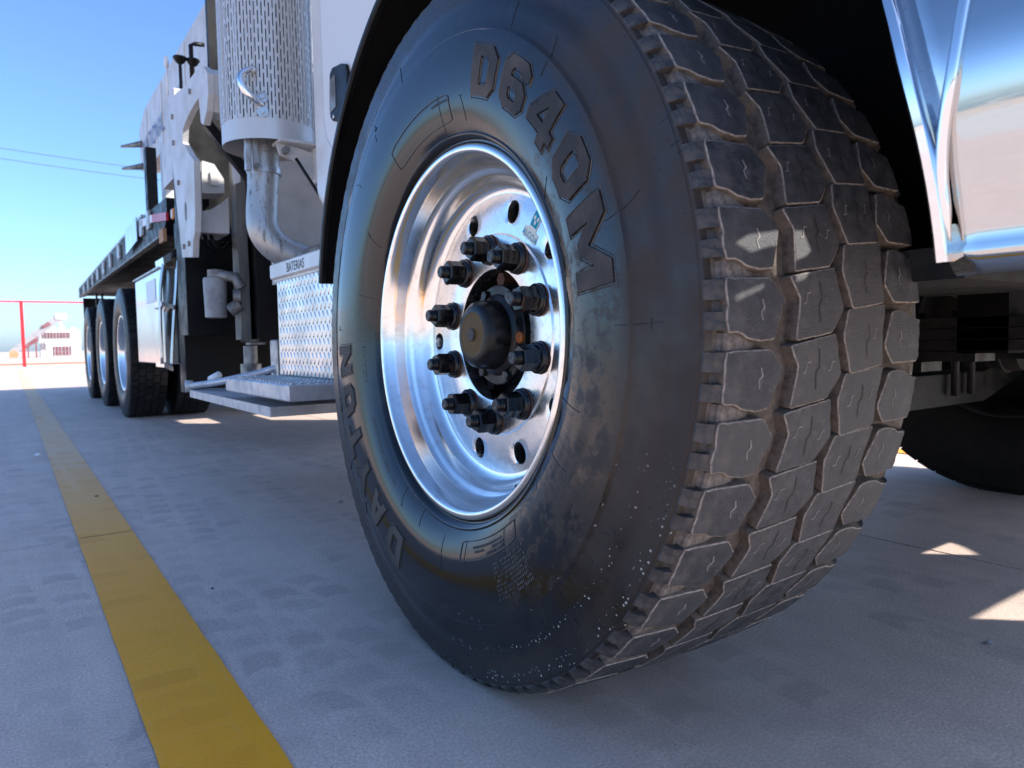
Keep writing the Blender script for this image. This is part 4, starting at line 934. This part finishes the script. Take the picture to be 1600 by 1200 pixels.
m = smb(); m.tube([(-.055, 3.05, 1.82), (-.055, 3.05, 2.0)], .006, 6); m.tube([(-.055, 3.05, 1.97), (-.055, 3.05, 2.02)], .012, 8); part(m, 'indicator_rod', 'white_sticker')
for k, (x_, y_) in enumerate(((-.06, 2.47), (-.035, 2.46), (-.01, 2.45))):
    m = smb(); m.tube(smooth_path([(x_, y_, 1.05), (x_+.012, y_-.01, 1.005), (x_+.05, y_, .985), (x_+.09, y_+.05, 1.02)], 6), .009, 8); part(m, 'hydraulic_hose', 'black_paint')
for (y_, z_) in ((2.70, 1.62), (2.70, 1.50), (2.45, 1.00), (2.56, 1.00), (2.62, 1.30), (2.30, 1.62)):
    m = smb(); m.tube([(-.10, y_, z_), (-.108, y_, z_)], .012, 6); part(m, 'plate_bolt', 'cast_metal', 30, ofr)
for k, pth in enumerate(([(.62, .12, .66), (.45, .16, .60), (.32, .14, .52), (.24, .08, .50)], [(1.48, .12, .66), (1.62, .18, .60), (1.76, .14, .54), (1.86, .06, .52)], [(.64, -.30, .66), (1.0, -.33, .60), (1.46, -.30, .66)])):
    m = smb(); m.tube(smooth_path(pth, 6), .011, 8); part(m, 'brake_hose', 'axle_metal')
for x_ in (.46, 1.64):
    m = smb(); m.lathe([(-.17, .0), (-.17, .05), (-.16, .075), (-.12, .078), (-.118, .084), (-.108, .084), (-.106, .078), (-.07, .070), (-.06, .02), (-.06, 0)], 24, 'Y', (x_, 0, .50)); part(m, 'brake_chamber', 'axle_metal', 40)
# canister filter
m = smb(); m.lathe([(.668, .03), (.672, .046), (.84, .050), (.85, .046), (.853, 0)], 28, 'Z', (-.005, 2.43, 0)); fl = part(m, 'filter_canister', 'canister', 40)
m = smb(); m.lathe([(.853, .040), (.885, .040), (.89, 0)], 20, 'Z', (.005, 2.43, 0)); m.tube([(.0, 2.42, .865), (.07, 2.37, .85), (.09, 2.36, .80)], .024, 12); m.tube([(.045, 2.38, .70), (.085, 2.36, .73)], .030, 10); m.tube([(.06, 2.37, .765), (.09, 2.36, .765)], .036, 10); part(m, 'filter_head', 'cast_metal', 40)
# ladder
lad = MB(); lad.prism([(-.112, 1.005), (-.030, 1.065), (-.031, 1.030), (-.108, .965)], 3.06, 3.30, 'Y'); ladder = part(lad, 'ladder', 'stainless')
for pth in ([(-.104, 3.1, .975), (-.110, 3.1, .94), (-.122, 3.1, .86), (-.128, 3.1, .77), (-.131, 3.1, .62), (-.131, 3.1, .455)], [(-.036, 3.1, 1.03), (-.045, 3.1, .88), (-.060, 3.1, .74), (-.078, 3.1, .55), (-.088, 3.1, .432)]):
    m = smb(); m.tube(smooth_path(pth, 4), .0085, 8); o = part(m, 'ladder_rail', 'stainless', None, ladder)
for za, zb in ((.777, .758), (.462, .440)):
    m = MB(); m.prism([(-.131, za), (-.062 if za > .6 else -.088, zb), (-.062 if za > .6 else -.088, zb-.024), (-.131, za-.024)], 3.05, 3.3, 'Y'); o = part(m, 'rung', 'stainless', None, ladder)
m = MB(); m.box(-.075, -.06, 3.25, 3.35, .52, .64, .003); m.box(-.07, -.058, 3.25, 3.35, .82, .92, .003); part(m, 'hook', 'galvanised')
m = MB(); m.box(-.028, 1.9, 3.05, 3.20, .30, 1.20); part(m, 'black_panel', 'black_paint')  # plain black panel beside the ladder
m = MB(); m.box(-.10, .35, 3.22, 4.17, .450, .966, .006); tb = part(m, 'tool_box', 'stainless', label='polished steel tool box ahead of the rear wheels')
m = MB(); m.box(-.103, -.1005, 3.40, 3.72, .80, .925); o = part(m, 'paper_sticker', 'white_sticker', None, tb)
m = MB(); m.box(-.112, .36, 3.21, 4.18, .966, .975); o = part(m, 'box_edge', 'galvanised', None, tb)
# ---- flatbed
m = MB(); m.prism([(3.55, 1.30), (3.55, 1.405), (4.5, 1.43), (10.0, 1.335), (10.0, 1.235), (3.7, 1.21)], .0, .06, 'X'); m.prism([(3.55, 1.30), (3.55, 1.40), (4.5, 1.425), (10.0, 1.33), (10.0, 1.25), (3.7, 1.23)], .06, 2.04, 'X'); m.prism([(3.55, 1.30), (3.55, 1.405), (4.5, 1.43), (10.0, 1.335), (10.0, 1.235), (3.7, 1.21)], 2.04, 2.10, 'X')
bed = part(m, 'flatbed', 'black_paint', label='black steel flatbed with pale stake pockets')
m = MB(); m.prism([(4.46, 1.4305), (10.0, 1.3355), (10.0, 1.352), (4.46, 1.449)], -.006, .06, 'X'); o = part(m, 'edge_strip', 'galvanised', None, bed)
m = MB(); m.prism([(3.72, 1.205), (10.0, 1.226), (10.0, 1.236), (3.72, 1.217)], -.010, .03, 'X'); o = part(m, 'lower_flange', 'channel_steel', None, bed)
for yy in (9.75, 9.05, 8.45, 7.93, 7.38, 6.83, 6.28, 5.66, 4.42, 4.12):
    zt_ = 1.43-(yy-4.5)*.0173; m = MB(); m.box(-.022, -.001, yy-.045, yy+.045, zt_-.135, zt_-.02, .004); o = part(m, 'stake_pocket', 'galvanised', None, bed)
m = MB(); m.prism([(4.53, 1.28), (4.53, 1.44), (5.1, 1.425), (5.1, 1.245)], -.030, -.023, 'X'); o = part(m, 'side_plate', 'stainless', None, bed)
m = MB(); m.prism([(3.98, 1.325), (4.48, 1.36), (4.48, 1.412), (3.98, 1.372)], -.014, -.001, 'X'); o = part(m, 'white_tape', 'white_sticker', None, bed)
m = MB(); m.prism([(3.50, 1.265), (3.98, 1.325), (3.98, 1.372), (3.50, 1.312)], -.014, -.001, 'X'); o = part(m, 'red_tape', 'red_tape', None, bed)
m = MB(); m.box(-.02, -.001, 3.58, 3.72, 1.16, 1.235, .01); o = part(m, 'marker_bracket', 'far_orange', None, bed)
m = MB(); m.box(-.02, .02, 3.26, 3.33, 1.245, 1.30, .006); o = part(m, 'side_marker', 'amber', None, bed)
m = MB(); m.box(.02, .03, 3.22, 3.36, 1.225, 1.32); o = part(m, 'marker_frame', 'galvanised', None, bed)
m = MB(); m.box(.04, 2.06, 9.98, 10.03, .95, 1.22); o = part(m, 'tail_frame', 'black_paint', None, bed)
for xx in (.10, .16): m = MB(); m.box(xx, xx+.02, 9.0, 9.05, 1.0, 1.22); o = part(m, 'flap_hanger', 'black_paint', None, bed)
# boom
m = MB(); m.prism([(3.2, 2.26), (6.75, 2.275), (7.15, 2.33), (7.2, 2.74), (6.8, 2.86), (3.0, 2.83)], .40, .80, 'X'); boom = part(m, 'crane_boom', 'crane_paint', label='white telescopic crane boom lying over the flatbed')
for yy in (4.9, 5.9, 6.72): m = MB(); m.box(.392, .40, yy-.02, yy+.02, 2.28, 2.83); o = part(m, 'boom_collar', 'white_paint', None, boom)
v, f = text_mesh('NATIONAL CRANE', .235); m = MB(); m.add([(.3905, 5.98-x_*.98, 2.42+y_) for x_, y_ in v], f); o = part(m, 'boom_lettering', 'blue_print', None, boom)
for zz in (2.58, 2.36): m = smb(); m.tube([(.40, 7.05, zz), (.24, 7.25, zz)], [.035, .012], 8); o = part(m, 'boom_pin', 'cast_metal', None, boom)
m = MB(); m.box(.262, .345, 5.94, 6.06, 1.40, 2.28); part(m, 'boom_rest', 'black_paint')
m = MB(); m.box(.40, .62, 5.9, 6.1, 1.75, 2.27); part(m, 'boom_cradle', 'crane_paint')
m = MB(); m.box(.40, .47, 5.84, 5.90, 1.97, 2.07, .008); part(m, 'beacon', 'amber')
m = MB(); m.box(.45, 1.65, 2.9, 4.6, 1.45, 2.2); part(m, 'crane_turret', 'crane_paint')
# ---- chassis
for xx in (.62, 1.40):
    m = MB(); m.box(xx, xx+.08, -.92, 9.9, .72, .98); part(m, 'frame_rail', 'black_under')
m = MB(); m.box(.53, 1.57, -.85, .6, .90, 1.6); part(m, 'engine', 'black_under')
m = MB(); m.prism([(.18, .40), (.45, .33), (1.65, .33), (1.92, .40), (1.92, .47), (1.65, .42), (.45, .42), (.18, .47)], -.05, .05, 'Y'); part(m, 'front_axle', 'axle_metal')
m = smb(); m.tube([(.22, .20, .33), (1.88, .20, .33)], .020, 12); m.tube([(.2, .05, .37), (.22, .20, .33)], .02, 8); m.tube([(1.9, .05, .37), (1.88, .20, .33)], .02, 8); part(m, 'tie_rod', 'axle_metal')
for xx in (.60, 1.42):
    m = MB()
    for k in range(5): L_ = .72-.09*k; m.box(xx, xx+.08, -L_, L_, .545-.020*k, .563-.020*k)
    part(m, 'leaf_spring', 'axle_metal')
    for yy in (-.07, .07): m = smb(); m.tube([(xx-.01, yy, .36), (xx-.01, yy, .60)], .011, 8); m.tube([(xx+.09, yy, .36), (xx+.09, yy, .60)], .011, 8); part(m, 'spring_u_bolt', 'axle_metal')
m = MB(); m.box(.55, 1.6, .55, .72, .58, .72); part(m, 'cross_member', 'black_under')
m = MB(); m.box(.6, 1.5, -.50, -.42, .50, .68); part(m, 'cross_member', 'black_under')
m = MB(); m.box(.15, .55, -.62, -.4, .60, .64); part(m, 'steer_bracket', 'axle_metal')
for yy in (5.4, 6.85, 8.3):
    m = smb(); m.tube([(.2, yy, .51), (1.9, yy, .51)], .075, 14); m.tube([(.9, yy, .51), (1.2, yy, .51)], .2, 18); part(m, 'rear_axle', 'black_under', 40)
# ---- rear wheels and the far steer wheel
def simple_tyre(RO, wd, n=200):
    h = wd/2; p_ = [(.302, -h*.80), (.33, -h*.93), (RO-.13, -h), (RO-.075, -h*.985), (RO-.07, -h*.965), (RO-.03, -h*.94), (RO-.014, -h*.90), (RO-.013, -h*.8)]
    m = smb(); m.lathe([(x_, r) for r, x_ in p_]+[(-x_, r) for r, x_ in reversed(p_)], n); return m
def simple_tread(RO, wd, rows, nb):
    m = MB(); h = wd/2*.91; wr = 2*h/rows
    for q in range(rows):
        xa = -h+q*wr+.004; xb = -h+(q+1)*wr-.004
        for i in range(nb):
            a0 = 2*pi*(i+.5*(q % 2)+.05)/nb; a1 = 2*pi*(i+.5*(q % 2)+.95)/nb; am = (a0+a1)/2; z_ = .0035 if 0 < q else 0
            v = []
            for r in (RO-.015, RO-.001*(q in (0, rows-1))*3):
                for (x_, a) in ((xa, a0), (xa-z_, am), (xa, a1), (xb, a1), (xb+.0035, am), (xb, a0)): v.append((x_, -r*cos(a), r*sin(a)))
            m.add(v, [(6, 7, 8, 9, 10, 11)]+[(k, (k+1) % 6, 6+(k+1) % 6, 6+k) for k in range(6)])
    return m
rt = simple_tyre(.512, .275).mesh('rear_tyre', ['rear_rubber']); tr = simple_tread(.512, .275, 5, 52).mesh('tread', ['rear_rubber'])
rimp = [(-.108, .295), (-.1155, .302), (-.120, .2985), (-.1205, .292), (-.117, .285), (-.106, .279), (-.085, .275), (-.06, .268), (-.035, .262), (-.015, .255), (.0, .245), (.010, .225), (.012, .18), (.010, .165), (.010, .10)]
m = smb(); m.lathe(rimp, 96); rr_ = m.mesh('rear_rim', ['rim_alloy'])
m = smb(); m.lathe([(.010, .112), (-.05, .100), (-.085, .095), (-.092, .085), (-.092, 0)], 40); rh = m.mesh('hub', ['cast_metal'])
for me in (rt, tr, rr_, rh):
    bm = bmesh.new(); bm.from_mesh(me); bmesh.ops.recalc_face_normals(bm, faces=bm.faces); bm.to_mesh(me); bm.free()
rr_.set_sharp_from_angle(angle=R(40)); rh.set_sharp_from_angle(angle=R(40))
for yy in (5.4, 6.85, 8.3):
    for (xx, outer, flip) in ((.066, 1, 0), (.396, 0, 0), (2.034, 1, 1), (1.704, 0, 1)):
        o = link('rear_tyre', rt, truck); o.matrix_parent_inverse = TI; o.location = (xx, yy, .505); o.rotation_euler = (random.uniform(0, 6), 0, pi if flip else 0)
        q = link('tread', tr, o); q['kind'] = 'stuff'
        if outer:
            k = link('rear_rim', rr_, truck); k.matrix_parent_inverse = TI; k.location = (xx-(.0 if not flip else -.0), yy, .505); k.rotation_euler = (0, 0, pi if flip else 0)
            link('hub', rh, k)
            if not flip:
                for b in range(10):
                    a = 36*b*D2; u = link('lug_nut', lugm, k); u.location = (.008, -.1434*cos(a), .1434*sin(a))
ft = simple_tyre(.556, .40, 200).mesh('far_front_tyre', ['far_rubber']); ftr = simple_tread(.556, .40, 4, 48).mesh('tread', ['far_rubber'])
m = smb(); m.lathe([(-.16, .295), (-.168, .302), (-.172, .298), (-.165, .285), (-.10, .272), (.0, .262), (.05, .2), (.05, 0)], 96); fr = m.mesh('far_rim', ['axle_metal'])
for me in (ft, ftr, fr):
    bm = bmesh.new(); bm.from_mesh(me); bmesh.ops.recalc_face_normals(bm, faces=bm.faces); bm.to_mesh(me); bm.free()
o = link('far_front_tyre', ft, truck); o.matrix_parent_inverse = TI; o.location = (2.1, 0, .55); o.rotation_euler = (0, 0, -.03); o['label'] = 'dusty brown far front tyre seen under the truck'
q = link('tread', ftr, o); q['kind'] = 'stuff'; link('far_rim', fr, o)
m = MB(); m.box(-.02, .50, 9.15, 9.17, .22, .98, .004); m.box(-.02, .04, 9.13, 9.15, .90, .96); part(m, 'mud_flap', 'flap')
m = MB(); m.box(1.60, 2.12, 9.15, 9.17, .22, .98, .004); part(m, 'mud_flap', 'flap')

# ---- pebbles and litter on the concrete
def pebble(x_, y_, s_, lb, mat='pebble'):
    m = MB(); n = 7; v = []
    for L_, (zz, rr_) in enumerate(((0, .8), (.35, 1.0), (.75, .75), (1.0, .3))):
        for k in range(n): a = 2*pi*k/n; q = rr_*random.uniform(.75, 1.15); v.append((s_*q*cos(a), s_*q*.8*sin(a), s_*zz*.9))
    m.add(v, [(L_*n+k, L_*n+(k+1) % n, (L_+1)*n+(k+1) % n, (L_+1)*n+k) for L_ in range(3) for k in range(n)]+[tuple(range(n-1, -1, -1)), tuple(3*n+k for k in range(n))])
    o = m.build('pebble', mat); o.location = (x_, y_, .0002); tag(o, lb, 'pebble', 'pebbles on the concrete')
PEBBLES = ((.116, 1.30, .010, 'grey pebble lying on the concrete left of the big tyre', 'pebble'), (-.436, .655, .0035, 'tiny dark grit grain right of the yellow line', 'grommet'),
    (-.690, 3.353, .017, 'white scrap of stone left of the far yellow line', 'white_sticker'), (-.547, 1.969, .008, 'small dark pebble on the yellow line', 'grommet'),
    (.579, -.488, .007, 'dark pebble below the sunlit patch at the right edge', 'pebble'))
for x_, y_, s_, lb, mt in PEBBLES: pebble(x_, y_, s_, lb, mt)
